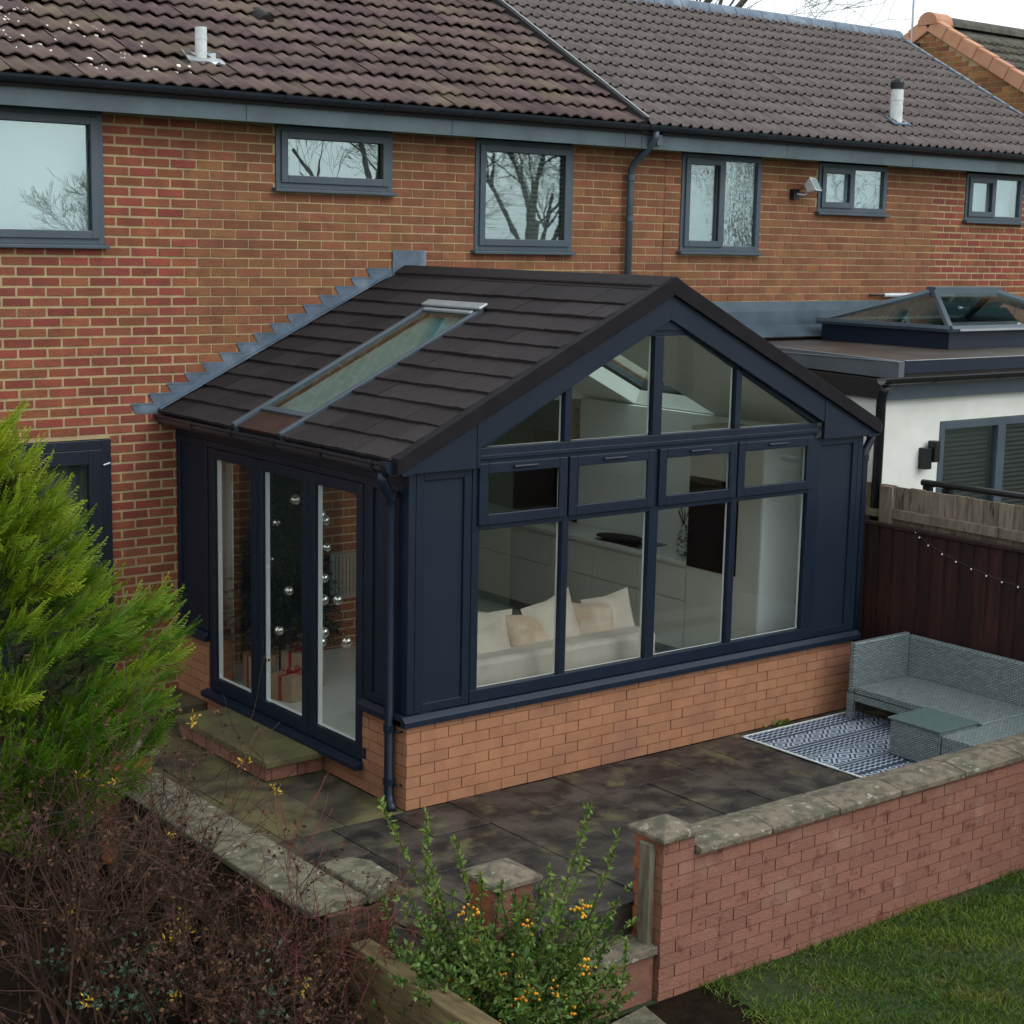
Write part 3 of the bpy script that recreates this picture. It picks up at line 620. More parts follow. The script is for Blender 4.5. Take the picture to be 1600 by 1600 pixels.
# sills
sl = MB()
def sillF(mb, x0, x1): mb.prism([(x0, -D_-.045, .575), (x0, -D_-.045, .615), (x0, -D_-.01, .645), (x0, -D_+.2, .648), (x0, -D_+.2, .575)], (x1-x0, 0, 0))
sillF(sl, -.045, W_+.045); sl.build('sill', MT['anth'], GR, bevel=.004)
for a, b in ((-D_+.001, -2.72), (-.53, -.002)):
    MB().prism([(-.045, a, .575), (-.045, a, .615), (-.01, a, .645), (.19, a, .648), (.19, a, .575)], (0, b-a, 0)).build('sill', MT['anth'], GR, bevel=.004)
# corner posts
for x0, x1 in ((0, .055), (W_-.055, W_)): box('corner_post', MT['anth'], GR, x0, x1, -D_, -D_+.06, .65, 2.24, bevel=.004)
# solid side panels of the front
def panelF(x0, x1, z0, z1, y=-D_):
    p = frame_xz(MB(), x0, x1, z0, z1, .06, y, y+.05).build('side_panel', MT['anth'], GR, bevel=.004)
    box('infill', MT['anth_dull'], p, x0+.06, x1-.06, y+.018, y+.045, z0+.06, z1-.06); return p
panelF(.058, .497, .65, 2.238); panelF(3.80, W_-.058, .65, 2.238)
box('inner_lining', MT['plaster'], GR, .06, .497, -D_+.052, -D_+.10, .65, 2.24); box('inner_lining', MT['plaster'], GR, 3.80, W_-.06, -D_+.052, -D_+.10, .65, 2.24)
def panelS(y0, y1, z0, z1):
    p = frame_yz(MB(), y0, y1, z0, z1, .06, 0, .05).build('side_panel', MT['anth'], GR, bevel=.004)
    box('infill', MT['anth_dull'], p, .018, .045, y0+.06, y1-.06, z0+.06, z1-.06)
panelS(-D_+.062, -2.78, .65, 2.15); panelS(-.52, -.004, .65, 2.15)
box('inner_lining', MT['plaster'], GR, .052, .10, -D_+.105, -2.78, .65, 2.15); box('inner_lining', MT['plaster'], GR, .052, .10, -.52, -.004, .65, 2.15)
# front glazing
XS = [.53, 1.295, 2.115, 2.925, 3.765]; HW = [.03, .028, .042, .028, .035]
fy0, fy1 = -D_-.004, -D_+.045
FW = MB()
FW.box(.50, 3.80, fy0, fy1, .65, .738)
for x, h in zip(XS, HW): FW.box(x-h, x+h, fy0, fy1, .738, 2.25)
for a, b, ha, hb in zip(XS, XS[1:], HW, HW[1:]): FW.box(a+ha, b-hb, fy0, fy1, 1.815, 1.865)
FW.box(.50, 3.80, fy0, fy1, 2.25, 2.362)
win = FW.build('window', MT['anth'], GR, bevel=.005)
FW2 = MB(); FW2.box(.50, 3.80, fy1+.001, fy1+.014, .65, .738)
for x, h in zip(XS, HW): FW2.box(x-h-.002, x+h+.002, fy1+.001, fy1+.014, .738, 2.25)
for a, b, ha, hb in zip(XS, XS[1:], HW, HW[1:]): FW2.box(a+ha+.006, b-hb-.006, fy1+.001, fy1+.014, 1.815, 1.865)
FW2.box(.50, 3.80, fy1+.001, fy1+.014, 2.25, 2.362); FW2.build('inner_frame', MT['white_pvc'], win)
MB().box(.48, 3.82, fy0-.018, fy0, 2.285, 2.315).build('drip_bar', MT['anth'], win, bevel=.004)
for a, b, ha, hb in zip(XS, XS[1:], HW, HW[1:]):
    box('pane', MT['gl_room'], win, a+ha, b-hb, -D_+.024, -D_+.030, .738, 1.815)
    sx0, sx1 = a+ha-.02, b-hb+.02
    s = frame_xz(MB(), sx0, sx1, 1.85, 2.262, .072, fy0-.022, fy0-.0005).build('opening_sash', MT['anth'], GR, bevel=.006)
    box('pane', MT['gl_room'], s, a+ha, b-hb, -D_+.012, -D_+.018, 1.866, 2.249)
    cx = (sx0+sx1)/2
    MB().tube([(cx-.10, fy0-.035, 2.228), (cx+.10, fy0-.035, 2.228)], .009, 6).build('vent_bar', MT['anth'], s)
# gable glazing
AP = W_/2
def gz(x): return 2.37 + .489*(min(x, W_-x)-.53)
gt = 3.06; xl = .53+(gt-2.37)/.489; xr_ = W_-xl
def gpoly(x0, x1):
    pts = [(x0, 2.362)]; pts.append((x1, 2.362)); top = []
    for x in sorted(set([x0, x1] + [v for v in (xl, xr_) if x0 < v < x1]), reverse=True): top.append((x, min(gt, max(2.365, gz(x)))))
    return pts + top
gw = MB()
for x, h in zip(XS[1:4], HW[1:4]): gw.box(x-h, x+h, fy0, fy1, 2.362, min(gt, gz(x)))
b_ = .05
for sgn in (0, 1):
    P = [(.50, 2.362), (.50, 2.40), (xl-.02, gt+.045), (xl+.02, gt), (.60, 2.362)]
    P = [(x if not sgn else W_-x, z) for x, z in P]; gw.prism([(x, fy0, z) for x, z in P], (0, .049, 0))
gw.box(xl-.02, xr_+.02, fy0, fy1, gt, gt+.05)
gab = gw.build('gable_window', MT['anth'], GR, bevel=.003)
gi = MB()
for x, h in zip(XS[1:4], HW[1:4]): gi.box(x-h-.002, x+h+.002, fy1+.001, fy1+.014, 2.362, min(gt, gz(x)))
gi.build('inner_frame', MT['white_pvc'], gab)
xs2 = [.56, XS[1], XS[2], XS[3], W_-.56]
for a, b in zip(xs2, xs2[1:]): MB().prism([(x, -D_+.020, z) for x, z in gpoly(a, b)], (0, .006, 0)).build('pane', MT['gl_room'], gab)
# roof outline (top of verge)
def ro(x): return 3.473 - .489*abs(x-AP)
EX = -.134; EX2 = W_+.115
MB().prism([(EX, -D_-.075, ro(EX)), (AP, -D_-.075, ro(AP)), (EX2, -D_-.075, ro(EX2)), (EX2, -D_-.075, ro(EX2)-.105), (AP, -D_-.075, ro(AP)-.125), (EX, -D_-.075, ro(EX)-.105)], (0, .085, 0)).build('verge_trim', MT['verge'], GR, bevel=.004)
# barge boards and boxed ends
for sgn in (0, 1):
    mx = (lambda x: x) if not sgn else (lambda x: W_-x)
    P = [(-.095, ro(-.095)-.10), (AP, ro(AP)-.118), (AP, ro(AP)-.30), (.50, ro(.5)-.297), (.50, 2.235), (-.095, 2.235)]
    MB().prism([(mx(x), -D_-.045, z) for x, z in P], (0, .05, 0)).build('barge_board', MT['anth_dull'], GR, bevel=.003)
box('board_joint', MT['anth'], GR, .498, .525, -D_-.05, -D_-.0455, 2.24, 2.62); box('board_joint', MT['anth'], GR, W_-.525, W_-.498, -D_-.05, -D_-.0455, 2.24, 2.55)
MB().prism([(AP-.32, -D_-.02, 3.10), (AP+.32, -D_-.02, 3.10), (AP, -D_-.02, 3.26)], (0, .03, 0)).build('gable_infill', MT['anth_dull'], GR)
# side glazing: three door leaves
YS = [-.555, -1.292, -2.028, -2.735]
hd = MB().box(0, .08, -2.78, -.522, 2.10, 2.15); hd.box(0, .08, -2.78, -2.737, .15, 2.10); hd.box(-.012, .10, -2.745, -.535, .165, .20)
hd.build('door_frame', MT['anth'], GR, bevel=.004)
MB().prism([(-.075, -2.76, .150), (-.075, -2.76, .185), (-.012, -2.76, .205), (-.012, -2.76, .150)], (0, 2.24, 0)).build('threshold', MT['anth'], GR, bevel=.004)
for i in range(3):
    y1, y0 = YS[i]-.004, YS[i+1]+.004
    d = frame_yz(MB(), y0, y1, .205, 2.098, .078, -.008, .03, bot=.10).build('door_leaf', MT['anth'], GR, bevel=.005)
    frame_yz(MB(), y0+.004, y1-.004, .207, 2.096, .072, .031, .066, bot=.095).build('inner_frame', MT['white_pvc'], d)
    box('pane', MT['gl_room'], d, .008, .014, y0+.078, y1-.078, .305, 2.02)
    if i == 1: MB().tube([(.08, y0+.04, 1.05), (.10, y0+.04, 1.05), (.10, y0+.14, 1.05)], .009, 6).build('handle', MT['steel'], d)
# head beams
box('head_beam', MT['anth_dull'], GR, -.0, .10, -D_+.062, -.004, 2.152, 2.25); box('head_beam', MT['anth_dull'], GR, W_-.10, W_, -D_+.062, -.004, 2.152, 2.25)
# fascia, soffit and gutter along both eaves
for sgn in (0, 1):
    mx = (lambda x: x) if not sgn else (lambda x: W_-x)
    q = lambda P: [(mx(x), z) for x, z in P]
    MB().prism([(x, -D_-.044, z) for x, z in q([(-.085, 2.225), (-.085, 2.33), (-.07, 2.33), (-.07, 2.24), (-.001, 2.24), (-.001, 2.225)])], (0, D_+.04, 0)).build('eaves_board', MT['anth_dull'], GR)
    gut = MB().prism([(x, -D_-.02, z) for x, z in q([(-.088, 2.235), (-.15, 2.235), (-.178, 2.262), (-.178, 2.285), (-.19, 2.295), (-.19, 2.312), (-.183, 2.312), (-.183, 2.30), (-.170, 2.29), (-.170, 2.265), (-.147, 2.242), (-.095, 2.242), (-.095, 2.312), (-.088, 2.312)])], (0, D_+.015, 0)).build('gutter', MT['gutter'], GR)
    y = -D_+.15
    while y < -.1:
        MB().prism([(x, y, z) for x, z in q([(-.088, 2.230), (-.153, 2.230), (-.182, 2.26), (-.194, 2.295), (-.194, 2.318), (-.186, 2.318), (-.18, 2.262), (-.150, 2.236), (-.088, 2.236)])], (0, .03, 0)).build('gutter_clip', MT['gutter'], gut); y += .62
    MB().prism([(x, -D_-.026, z) for x, z in q([(-.086, 2.228), (-.155, 2.228), (-.186, 2.258), (-.196, 2.292), (-.196, 2.318), (-.086, 2.318)])], (0, .07, 0)).build('gutter_stop', MT['anth'], gut)
# downpipes
d1 = MB().tube([(-.135, -D_+.10, 2.235), (-.135, -D_+.10, 2.19), (-.11, -D_+.10, 2.13), (-.055, -D_+.12, 2.07), (-.05, -D_+.125, 2.0), (-.05, -D_+.125, .10), (-.06, -D_+.09, .035), (-.085, -D_+.04, .012)], .034, 10).build('downpipe', MT['anth'], GR, smooth=True)
for z in (2.06, .52, .16): MB().lathe((-.05, -D_+.125, z), [(.041, 0), (.041, .045)], 12).build('pipe_collar', MT['anth'], d1)
for z in (.53, .17): MB().tube([(-.05, -D_+.125, z), (-.03, -D_+.05, z), (-.002, -D_+.05, z)], .008, 6).build('pipe_clip', MT['black'], d1)
d2 = MB().tube([(W_+.135, -D_+.04, 2.235), (W_+.13, -D_+.04, 2.18), (W_+.06, -D_+.03, 2.10), (W_+.05, -D_+.03, 2.02), (W_+.05, -D_+.03, .05)], .034, 10).build('downpipe', MT['anth'], GR, smooth=True)
MB().lathe((W_+.05, -D_+.03, 2.02), [(.041, 0), (.041, .05)], 12).build('pipe_collar', MT['anth'], d2)
# roof decks, ceilings and skylights; slope coordinates: a up the slope from the eave, y, n normal
SLEN = (AP-EX)/math.cos(ALPHA); cA, sA = math.cos(ALPHA), math.sin(ALPHA)
def fL(a, y, n): return (EX + a*cA - n*sA, y, 2.318 + a*sA + n*cA)
def fR(a, y, n): return (W_-EX - a*cA + n*sA, y, 2.318 + a*sA + n*cA)
def ax_(x): return (x-EX)/cA
SKL = (ax_(.13), ax_(1.55), -1.86, -1.24); SKR = (ax_(.06), ax_(1.30), -1.72, -.70)
deck = []
for fn, hole, nm in ((fL, SKL, 'L'), (fR, SKR, 'R')):
    o = slab_holes(MB(), .03, SLEN-.012, -D_-.01, -.004, [hole], -.03, -.004, fn).build('roof', MT['under'], GR); deck.append(o)
    slab_holes(MB(), .17, SLEN-.09, -D_+.06, -.02, [hole], -.17, -.035, fn).build('ceiling', MT['plaster'], GR)
GAU = .2165; NR = 11; rng = random.Random(77)
def shingle_mesh(l, g):
    key = ('sh', round(l, 3), round(g, 3))
    if key not in MESH:
        me = bpy.data.meshes.new('tile'); t = .026
        b = MB(); n = 4; N1 = []
        for i in range(n+1):
            y = -l/2 + l*i/n; N1.append(y)
            e = .0035*((i*7) % 3 - 1)
            b.v += [(e, y, t), (g+.03, y, .003), (e, y, .004), (g+.03, y, -.002)]
        for i in range(n):
            p, q = 4*i, 4*i+4; b.f += [(p, p+1, q+1, q), (q, q+2, p+2, p), (p+2, q+2, q+3, p+3), (p+1, p+3, q+3, q+1)]
        b.f += [(0, 2, 3, 1), (4*n, 4*n+1, 4*n+3, 4*n+2)]
        me.from_pydata(b.v, [], b.f); me.materials.append(MT['shingle']); MESH[key] = me
    return MESH[key]
for fn, hole, dk, side in ((fL, SKL, deck[0], 'L'), (fR, SKR, deck[1], 'R')):
    o0 = worg(dk)
    for r in range(NR):
        a0 = -.01 + r*GAU
        hh = []
        if side == 'L' and r < 9: hh = [(-1.908, -1.192)]
        if side == 'R' and a0+GAU > hole[0]-.05 and a0 < hole[1]+.05: hh = [(hole[2]-.06, hole[3]+.06)]
        for p, q in cut((-D_-.005, -.006), hh):
            y = p; first = True
            while y < q-.01:
                step = .415 if not first else .415*(.5 if r % 2 else 1.0); first = False
                y1 = min(q, y+step); y1 = q if q-y1 < .1 else y1
                o = bpy.data.objects.new('tile', shingle_mesh(y1-y-.005, GAU)); COL.objects.link(o); o.parent = dk
                o.location = Vector(fn(a0, (y+y1)/2, .001+rng.uniform(0, .006))) - o0
                o.rotation_euler = (rng.uniform(-.007, .007), -ALPHA+rng.uniform(-.006, .006), 0) if side == 'L' else (0, -ALPHA, math.pi); y = y1
# ridge cap
MB().prism([(AP-.13, 0, 3.395), (AP-.13, 0, 3.415), (AP-.03, 0, 3.475), (AP+.03, 0, 3.475), (AP+.13, 0, 3.415), (AP+.13, 0, 3.395), (AP, 0, 3.455)], (0, -D_-.06, 0)).build('ridge_cap', MT['shingle'], GR, bevel=.006)
MB().prism([(AP-.15, 0, 3.372), (AP-.15, 0, 3.385), (AP, 0, 3.452), (AP+.15, 0, 3.385), (AP+.15, 0, 3.372), (AP, 0, 3.44)], (0, -D_-.03, 0)).build('ridge_apron', MT['shingle'], GR)
# skylights
def skylight(fn, h, parent, eave, lab):
    a0, a1, y0, y1 = h; lo = .0 if eave else a0-.05
    m = MB()
    def bar(mb, A0, A1, Y0, Y1, n0, n1): mb.prism([fn(A0, Y0, n0), fn(A1, Y0, n0), fn(A1, Y1, n0), fn(A0, Y1, n0)], tuple(Vector(fn(0, 0, n1))-Vector(fn(0, 0, n0)))); return mb
    bar(m, lo, a1+.05, y0-.045, y0, -.03, .040); bar(m, lo, a1+.05, y1, y1+.045, -.03, .045)
    s = m.build('skylight', MT['winframe'], parent, bevel=.004)
    bar(MB(), a1, a1+.085, y0-.07, y1+.07, .046, .066).build('top_cover', MT['steel'], s, bevel=.006)
    bar(MB(), a1-.045, a1-.01, y0, y1, .030, .048).build('vent_flap', MT['steel'], s, bevel=.004)
    bar(MB(), a0-.05, a0, y0, y1, -.02, .034).build('bottom_bar', MT['winframe'], s)
    bar(MB(), a0, a1, y0, y1, .022, .030).build('pane', MT['gl_roof'], s)
    if eave:
        bar(MB(), a0, a1, y0, y1, -.034, -.030).build('added_backing', MT['pane_backing'], s)  # added sheet under the glass, coloured to make the pane look pale
        bar(MB(), .012, a0-.05, y0, y1, -.003, .018).build('apron', MT['apron'], s)
    return s
skylight(fL, SKL, GR, True, 'left'); skylight(fR, SKR, GR, False, 'right')
for yy in (-1.45, -1.65): pass
# lead flashing stepped up the house wall
ld = MB(); steps = []
z = BZ - .075*int((BZ-2.25)/.075)
xroof = lambda zz: EX + (zz-2.318)/.489
k = 0; prev = None
while z + .075 < 3.49:
    zt = z + .075; xb = xroof(z)
    x0 = xroof(zt)-.40; x1 = x0+.25
    ld.prism([(x0, -.006, zt), (xroof(zt)+.16, -.006, zt), (xroof(z)+.16, -.006, z), (x0+.045, -.006, z)], (0, .0045, 0))
    MB().box(x0, x1-.03, -.009, -.0065, zt-.006, zt+.006).build('lead_fold', MT['lead'], GR)
    z += .075; k += 1
ld.build('lead_flashing', MT['lead'], GR)
MB().prism([fL(.0, -.002, .03), fL(SLEN-.2, -.002, .03), fL(SLEN-.2, -.055, .034), fL(.0, -.055, .034)], (0, 0, .012)).build('lead_soaker', MT['lead'], GR)
MB().box(2.03, 2.375, -.012, -.007, 3.38, 3.60).build('ridge_lead', MT['lead'], GR, bevel=.003)

# ------------------------------------------------------------------ inside the garden room
FZ = .20
MB().box(.21, W_-.21, -D_+.205, 2.88, .0, FZ).build('room_floor', MT['floor_in'], kind='structure')
box('inner_wall', MT['plaster'], GR, W_-.205, W_-.105, -D_+.205, -.02, FZ+.001, 2.25)
MB().prism([(1.35, -.035, 2.2505), (W_-.11, -.035, 2.2505), (W_-.11, -.035, 2.30), (AP, -.035, 3.24), (1.35, -.035, 2.84)], (0, .028, 0)).build('inner_gable', MT['plaster'], GR)
box('tie_beam', MT['beam'], GR, 1.12, W_-1.12, -1.02, -.92, 2.60, 2.70)
def soft(name, c, hx, hy, hz, m, rot=(0, 0, 0), parent=None, p=2.6, pinch=.0, nu=14, nv=10):
    """plump cushion-like superellipsoid"""
    from mathutils import Euler
    R = Euler(rot).to_matrix(); mb = MB(); c = Vector(c); sg = lambda v: math.copysign(abs(v)**(2/p), v)
    for i in range(nv+1):
        ph = -math.pi/2 + math.pi*i/nv
        for j in range(nu):
            t = 2*math.pi*j/nu; x = sg(math.cos(ph))*sg(math.cos(t)); y = math.sin(ph) if pinch else sg(math.sin(ph)); zz = sg(math.cos(ph))*sg(math.sin(t))
            mb.v.append(tuple(c + R @ Vector((x*hx, y*hy, zz*hz))))
    for i in range(nv):
        for j in range(nu): mb.f.append((i*nu+j, i*nu+(j+1) % nu, (i+1)*nu+(j+1) % nu, (i+1)*nu+j))
    return mb.build(name, m, parent, smooth=True)
def cushion(c, half, th, m, rot, label):
    from mathutils import Euler
    R = Euler(rot).to_matrix(); c = Vector(c); n = 10; V = []; Fc = []
    for side in (1, -1):
        for i in range(n+1):
            for j in range(n+1):
                u, v = -1+2*i/n, -1+2*j/n; k = (1-abs(u)**3)*(1-abs(v)**3); pin = 1-.10*(1-min(1, abs(u*v)*1.0))*(max(abs(u), abs(v))**4)
                V.append(c + R @ Vector((u*half*pin, side*th*max(k, 0)**.45, v*half*pin)))
    for s in (0, 1):
        b = s*(n+1)**2
        for i in range(n):
            for j in range(n):
                q = [b+i*(n+1)+j, b+(i+1)*(n+1)+j, b+(i+1)*(n+1)+j+1, b+i*(n+1)+j+1]; Fc.append(q if s else q[::-1])
    o = meshobj('cushion', [tuple(v) for v in V], Fc, m, None, smooth=True)
    return tag(o, label, 'cushion', 'cushions on the indoor sofa')
so = thing('indoor_sofa', (1.5, -2.6, FZ), 'long cream fabric sofa just inside the front glazing', 'sofa')
box('back', MT['sofa'], so, .62, 2.40, -3.04, -2.80, FZ+.05, .855, bevel=.035); box('base', MT['sofa'], so, .62, 2.40, -2.795, -2.15, FZ+.05, FZ+.30, bevel=.03)
for a, b in ((.86, 1.55), (1.56, 2.26)): box('seat_cushion', MT['sofa'], so, a, b, -2.78, -2.13, FZ+.305, FZ+.44, bevel=.04)
box('arm', MT['sofa'], so, .60, .84, -2.79, -2.15, FZ+.305, FZ+.55, bevel=.04); box('arm', MT['sofa'], so, 2.26, 2.42, -2.79, -2.15, FZ+.305, FZ+.55, bevel=.04)
cushion((1.08, -2.70, .86), .25, .085, MT['cushion'], (-.22, .13, .10), 'oatmeal cushion at the left end of the indoor sofa, behind another')
cushion((.99, -2.80, .80), .23, .085, MT['cushion'], (-.25, -.12, .0), 'oatmeal cushion front left on the indoor sofa')
cushion((1.40, -2.74, .84), .22, .08, MT['cushion_tan'], (-.25, .02, .0), 'tan cushion low between two pale cushions on the indoor sofa')
cushion((1.66, -2.72, .90), .24, .085, MT['cushion'], (-.2, -.22, .05), 'tallest pale cushion standing on its corner on the indoor sofa')
cushion((2.02, -2.72, .84), .22, .085, MT['cushion_tan'], (-.25, .08, -.05), 'tan cushion right of the tallest cushion on the indoor sofa')
cushion((2.25, -2.68, .87), .22, .08, MT['cushion'], (-.25, -.13, -.1), 'pale cushion at the right end of the indoor sofa')
# kitchen run along the right wall
kt = thing('kitchen_units', (3.95, -1.2, FZ), 'run of cashmere kitchen units along the right inner wall', 'kitchen units')
box('plinth', MT['room_dark'], kt, 3.76, 4.14, -2.70, 2.6, FZ+.001, FZ+.10)
y = -1.98
while y < 2.5:
    box('unit_door', MT['cabinet'], kt, 3.70, 3.72, y+.003, y+.597, FZ+.10, FZ+.52, bevel=.002); box('drawer_front', MT['cabinet'], kt, 3.70, 3.72, y+.003, y+.597, FZ+.526, FZ+.80, bevel=.002); y += .6
box('carcass', MT['cabinet'], kt, 3.722, 4.14, -1.98, 2.6, FZ+.10, FZ+.83); box('worktop', MT['worktop'], kt, 3.68, 4.145, -1.98, 2.6, FZ+.832, FZ+.865, bevel=.003)
box('end_panel', MT['white_pvc'], kt, 3.70, 4.14, -2.83, -2.812, FZ+.02, 2.22)  # whiter than the other units to paint in the strong window light
box('tall_unit', MT['cabinet'], kt, 3.722, 4.14, -2.81, -1.985, FZ+.10, 2.22)
box('tall_door', MT['cabinet'], kt, 3.70, 3.72, -2.81, -2.56, FZ+.10, 2.22, bevel=.002); box('tall_door', MT['cabinet'], kt, 3.70, 3.72, -2.555, -1.99, FZ+.10, 1.03, bevel=.002); box('tall_door', MT['cabinet'], kt, 3.70, 3.72, -2.555, -1.99, 1.80, 2.22, bevel=.002)
ov = thing('built_in_oven', (3.7, -2.27, 1.04), 'black built in oven in the tall kitchen unit', 'oven')
box('oven_body', MT['oven'], ov, 3.69, 3.722, -2.55, -1.995, 1.035, 1.795, bevel=.003); MB().tube([(3.655, -2.50, 1.62), (3.655, -2.04, 1.62)], .009, 8).build('handle', MT['black'], ov)
hob = tag(box('hob', MT['oven'], None, 3.74, 4.08, -1.35, -.75, FZ+.866, FZ+.872), 'black glass hob set on the pale worktop', 'hob')
cl = soft('tea_towel', (3.86, -.95, FZ+.90), .13, .22, .028, MT['dark_cloth'], (0, .1, .3)); tag(cl, 'crumpled dark cloth on the kitchen worktop', 'cloth')
vs_ = thing('vase', (3.88, -1.75, FZ+.866), 'white patterned vase beside the black oven', 'vase')
MB().lathe((3.88, -1.75, FZ+.866), [(.04, 0), (.055, .05), (.055, .16), (.03, .22), (.035, .26)], 14).build('body', MT['vase'], vs_, smooth=True)
sp_ = MB()
for k in range(9): sp_.tube([(3.88, -1.75, FZ+1.12), (3.88+.05*math.cos(k*.7), -1.75+.05*math.sin(k*.7), FZ+1.24+.02*(k % 3))], .004, 4)
sp_.build('stems', MT['fence_dark'], vs_)
ct = MB()
for i in range(17):
    t = i/16; ct.v += [(4.155-.04*math.sin(i*1.9)-.02, -2.99+.26*t, FZ+.02), (4.155-.04*math.sin(i*1.9)-.02, -2.99+.26*t, 2.2)]
ct.f = [(2*i, 2*i+2, 2*i+3, 2*i+1) for i in range(16)]
c_ = ct.build('curtain', MT['white_pvc'], None, smooth=True); sm = c_.modifiers.new('thick', 'SOLIDIFY'); sm.thickness = .006
tag(c_, 'white curtain hanging at the right end of the front glazing', 'curtain')
c2 = MB()
for i in range(13):
    t = i/12; c2.v += [(.235+.018*math.sin(i*2.1), -.50+.40*t, FZ+.02), (.235+.018*math.sin(i*2.1), -.50+.40*t, 2.12)]
c2.f = [(2*i, 2*i+2, 2*i+3, 2*i+1) for i in range(12)]
c_ = c2.build('curtain', MT['white_pvc'], None, smooth=True); sm = c_.modifiers.new('thick', 'SOLIDIFY'); sm.thickness = .006
tag(c_, 'white curtain behind the leftmost door leaf', 'curtain')
rd = thing('radiator', (1.55, -.05, FZ), 'grey panel radiator on the inner wall behind the decorated tree', 'radiator')
box('panel', MT['room_dark'], rd, 1.37, 1.74, -.085, -.037, FZ+.45, FZ+.85, bevel=.006)
for k in range(10): box('fin', MT['room_dark'], rd, 1.385+k*.036, 1.400+k*.036, -.094, -.086, FZ+.48, FZ+.82)
# christmas tree
TX, TY = .60, -.62
xt = thing('christmas_tree', (TX, TY, FZ), 'dark decorated christmas tree behind the glazed door leaves', 'christmas tree')
MB().tube([(TX, TY, FZ), (TX, TY, FZ+1.9)], [.03, .01], 8).build('trunk', MT['bark'], xt)
rg = np.random.default_rng(5); V = []; Fc = []; nb = 3600
for i in range(nb):
    h = rg.uniform(.0, 1) ; z = FZ+.38+1.55*h; R = .54*(1-h)**.85+.05; az_ = rg.uniform(0, 2*math.pi); r1 = R*rg.uniform(.45, 1.0)
    dx, dy = math.cos(az_), math.sin(az_); p = np.array([TX+dx*r1*.55, TY+dy*r1*.55, z]); e = np.array([TX+dx*r1, TY+dy*r1, z-.10*r1+rg.uniform(-.02, .05)])
    d = e-p; L = np.linalg.norm(d); d /= L; s1 = np.cross(d, [0, 0, 1]); s1 /= np.linalg.norm(s1)+1e-9; s2 = np.cross(d, s1)
    for j in range(9):
        t = j/9; q = p + d*L*t; a = rg.uniform(0, 2*math.pi); n_ = (s1*math.cos(a)+s2*math.sin(a))*.05*(1-.4*t) + d*.035; wv = np.cross(d, n_); wv = wv/np.linalg.norm(wv)*.005
        k = len(V); V += [q-wv, q+wv, q+n_]; Fc.append((k, k+1, k+2))
meshobj('branches', V, Fc, MT['fir'], xt, kind='stuff')
bm_ = MB().sphere((0, 0, 0), .036, 14, 8); bl_ = bpy.data.meshes.new('bauble'); bl_.from_pydata(bm_.v, [], bm_.f); bl_.materials.append(MT['bauble']); bl_.polygons.foreach_set('use_smooth', [True]*len(bl_.polygons))
def unray(px, py, X=None):
    d = Fv + R2*((px-800)/FPX) + U2*((800-py)/FPX); k = (X-CAM.x)/d.x; return CAM + d*k
for px, py, X in ((443, 735, .52), (461, 781, .42), (432, 817, .46), (422, 874, .42), (451, 923, .34), (436, 985, .30), (386, 966, .42), (381, 935, .52), (500, 805, .62), (507, 813, .70), (510, 855, .66), (506, 903, .56), (505, 937, .50), (527, 937, .66), (505, 988, .50), (502, 1003, .44), (541, 1003, .66)):
    p = unray(px, py, X); o = bpy.data.objects.new('bauble', bl_); COL.objects.link(o); o.parent = xt; o.location = p - worg(xt); s_ = rg.uniform(1.0, 1.35); o.scale = (s_, s_, s_)
def gift(c, sx, sy, sz, rz, lab):
    t = thing('gift_box', (c[0], c[1], FZ+.002), lab, 'gift', 'presents under the tree')
    R = Matrix.Rotation(rz, 3, 'Z'); cc = Vector((c[0], c[1], FZ+.002+sz/2))
    rb(cc, R, sx/2, sy/2, sz/2).build('box', MT['gift'], t, bevel=.004)
    rb(cc, R, sx/2+.003, .016, sz/2+.003).build('ribbon', MT['ribbon'], t); rb(cc, R, .016, sy/2+.003, sz/2+.003).build('ribbon', MT['ribbon'], t)
    b = MB()
    for s in (-1, 1): b.tube([cc+Vector((0, 0, sz/2)), cc+R @ Vector((s*.05, .01, sz/2+.045)), cc+R @ Vector((s*.075, 0, sz/2+.02)), cc+Vector((0, 0, sz/2+.004))], .008, 5)
    b.build('bow', MT['ribbon'], t)
gift((.42, -1.10), .30, .24, .19, .3, 'low kraft paper present with red ribbon, nearest the middle door leaf')
gift((.36, -.68), .20, .20, .25, -.1, 'tall kraft paper present with red ribbon, left of the low one')
gift((.62, -.90), .26, .22, .30, .2, 'plain tall kraft present at the back beneath the tree')

# ------------------------------------------------------------------ neighbour's flat roofed extension
NE = thing('flat_roof_extension', (8.2, -1.35, 0), 'white rendered flat roofed extension beyond the fence', 'extension')
NX0, NX1, NY = 5.24, 11.3, -2.72
nw = slab_holes(MB(), NX0, NX1, -.5, 2.50, [(6.02, 8.6, .1, 2.205)], NY+.2, NY, lambda u, v, n: (u, n, v)); nw.box(NX0, NX0+.2, NY+.2, -.004, -.5, 2.50); nw.box(NX1-.2, NX1, NY+.2, -.004, -.5, 2.5)
nw.build('wall', MT['white_paint'], NE)
box('room_back', MT['room_dark'], NE, NX0+.2, NX1-.2, -.9, -.85, -.5, 2.5)
rfN = slab_holes(MB(), 5.31, NX1+.1, -2.80, -.004, [(7.4, 9.5, -1.75, -.35)], 2.55, 2.752, lambda u, v, n: (u, v, n)).build('roof', MT['felt'], NE)
MB().prism([(5.24, -2.86, 2.61), (5.24, -.01, 2.68), (5.24, -.01, 2.835), (5.24, -2.86, 2.765)], (.075, 0, 0)).build('kerb', MT['kerb'], rfN, bevel=.004)
box('kerb', MT['anth_dull'], rfN, 5.317, NX1+.12, -2.86, -2.79, 2.655, 2.765, bevel=.004)
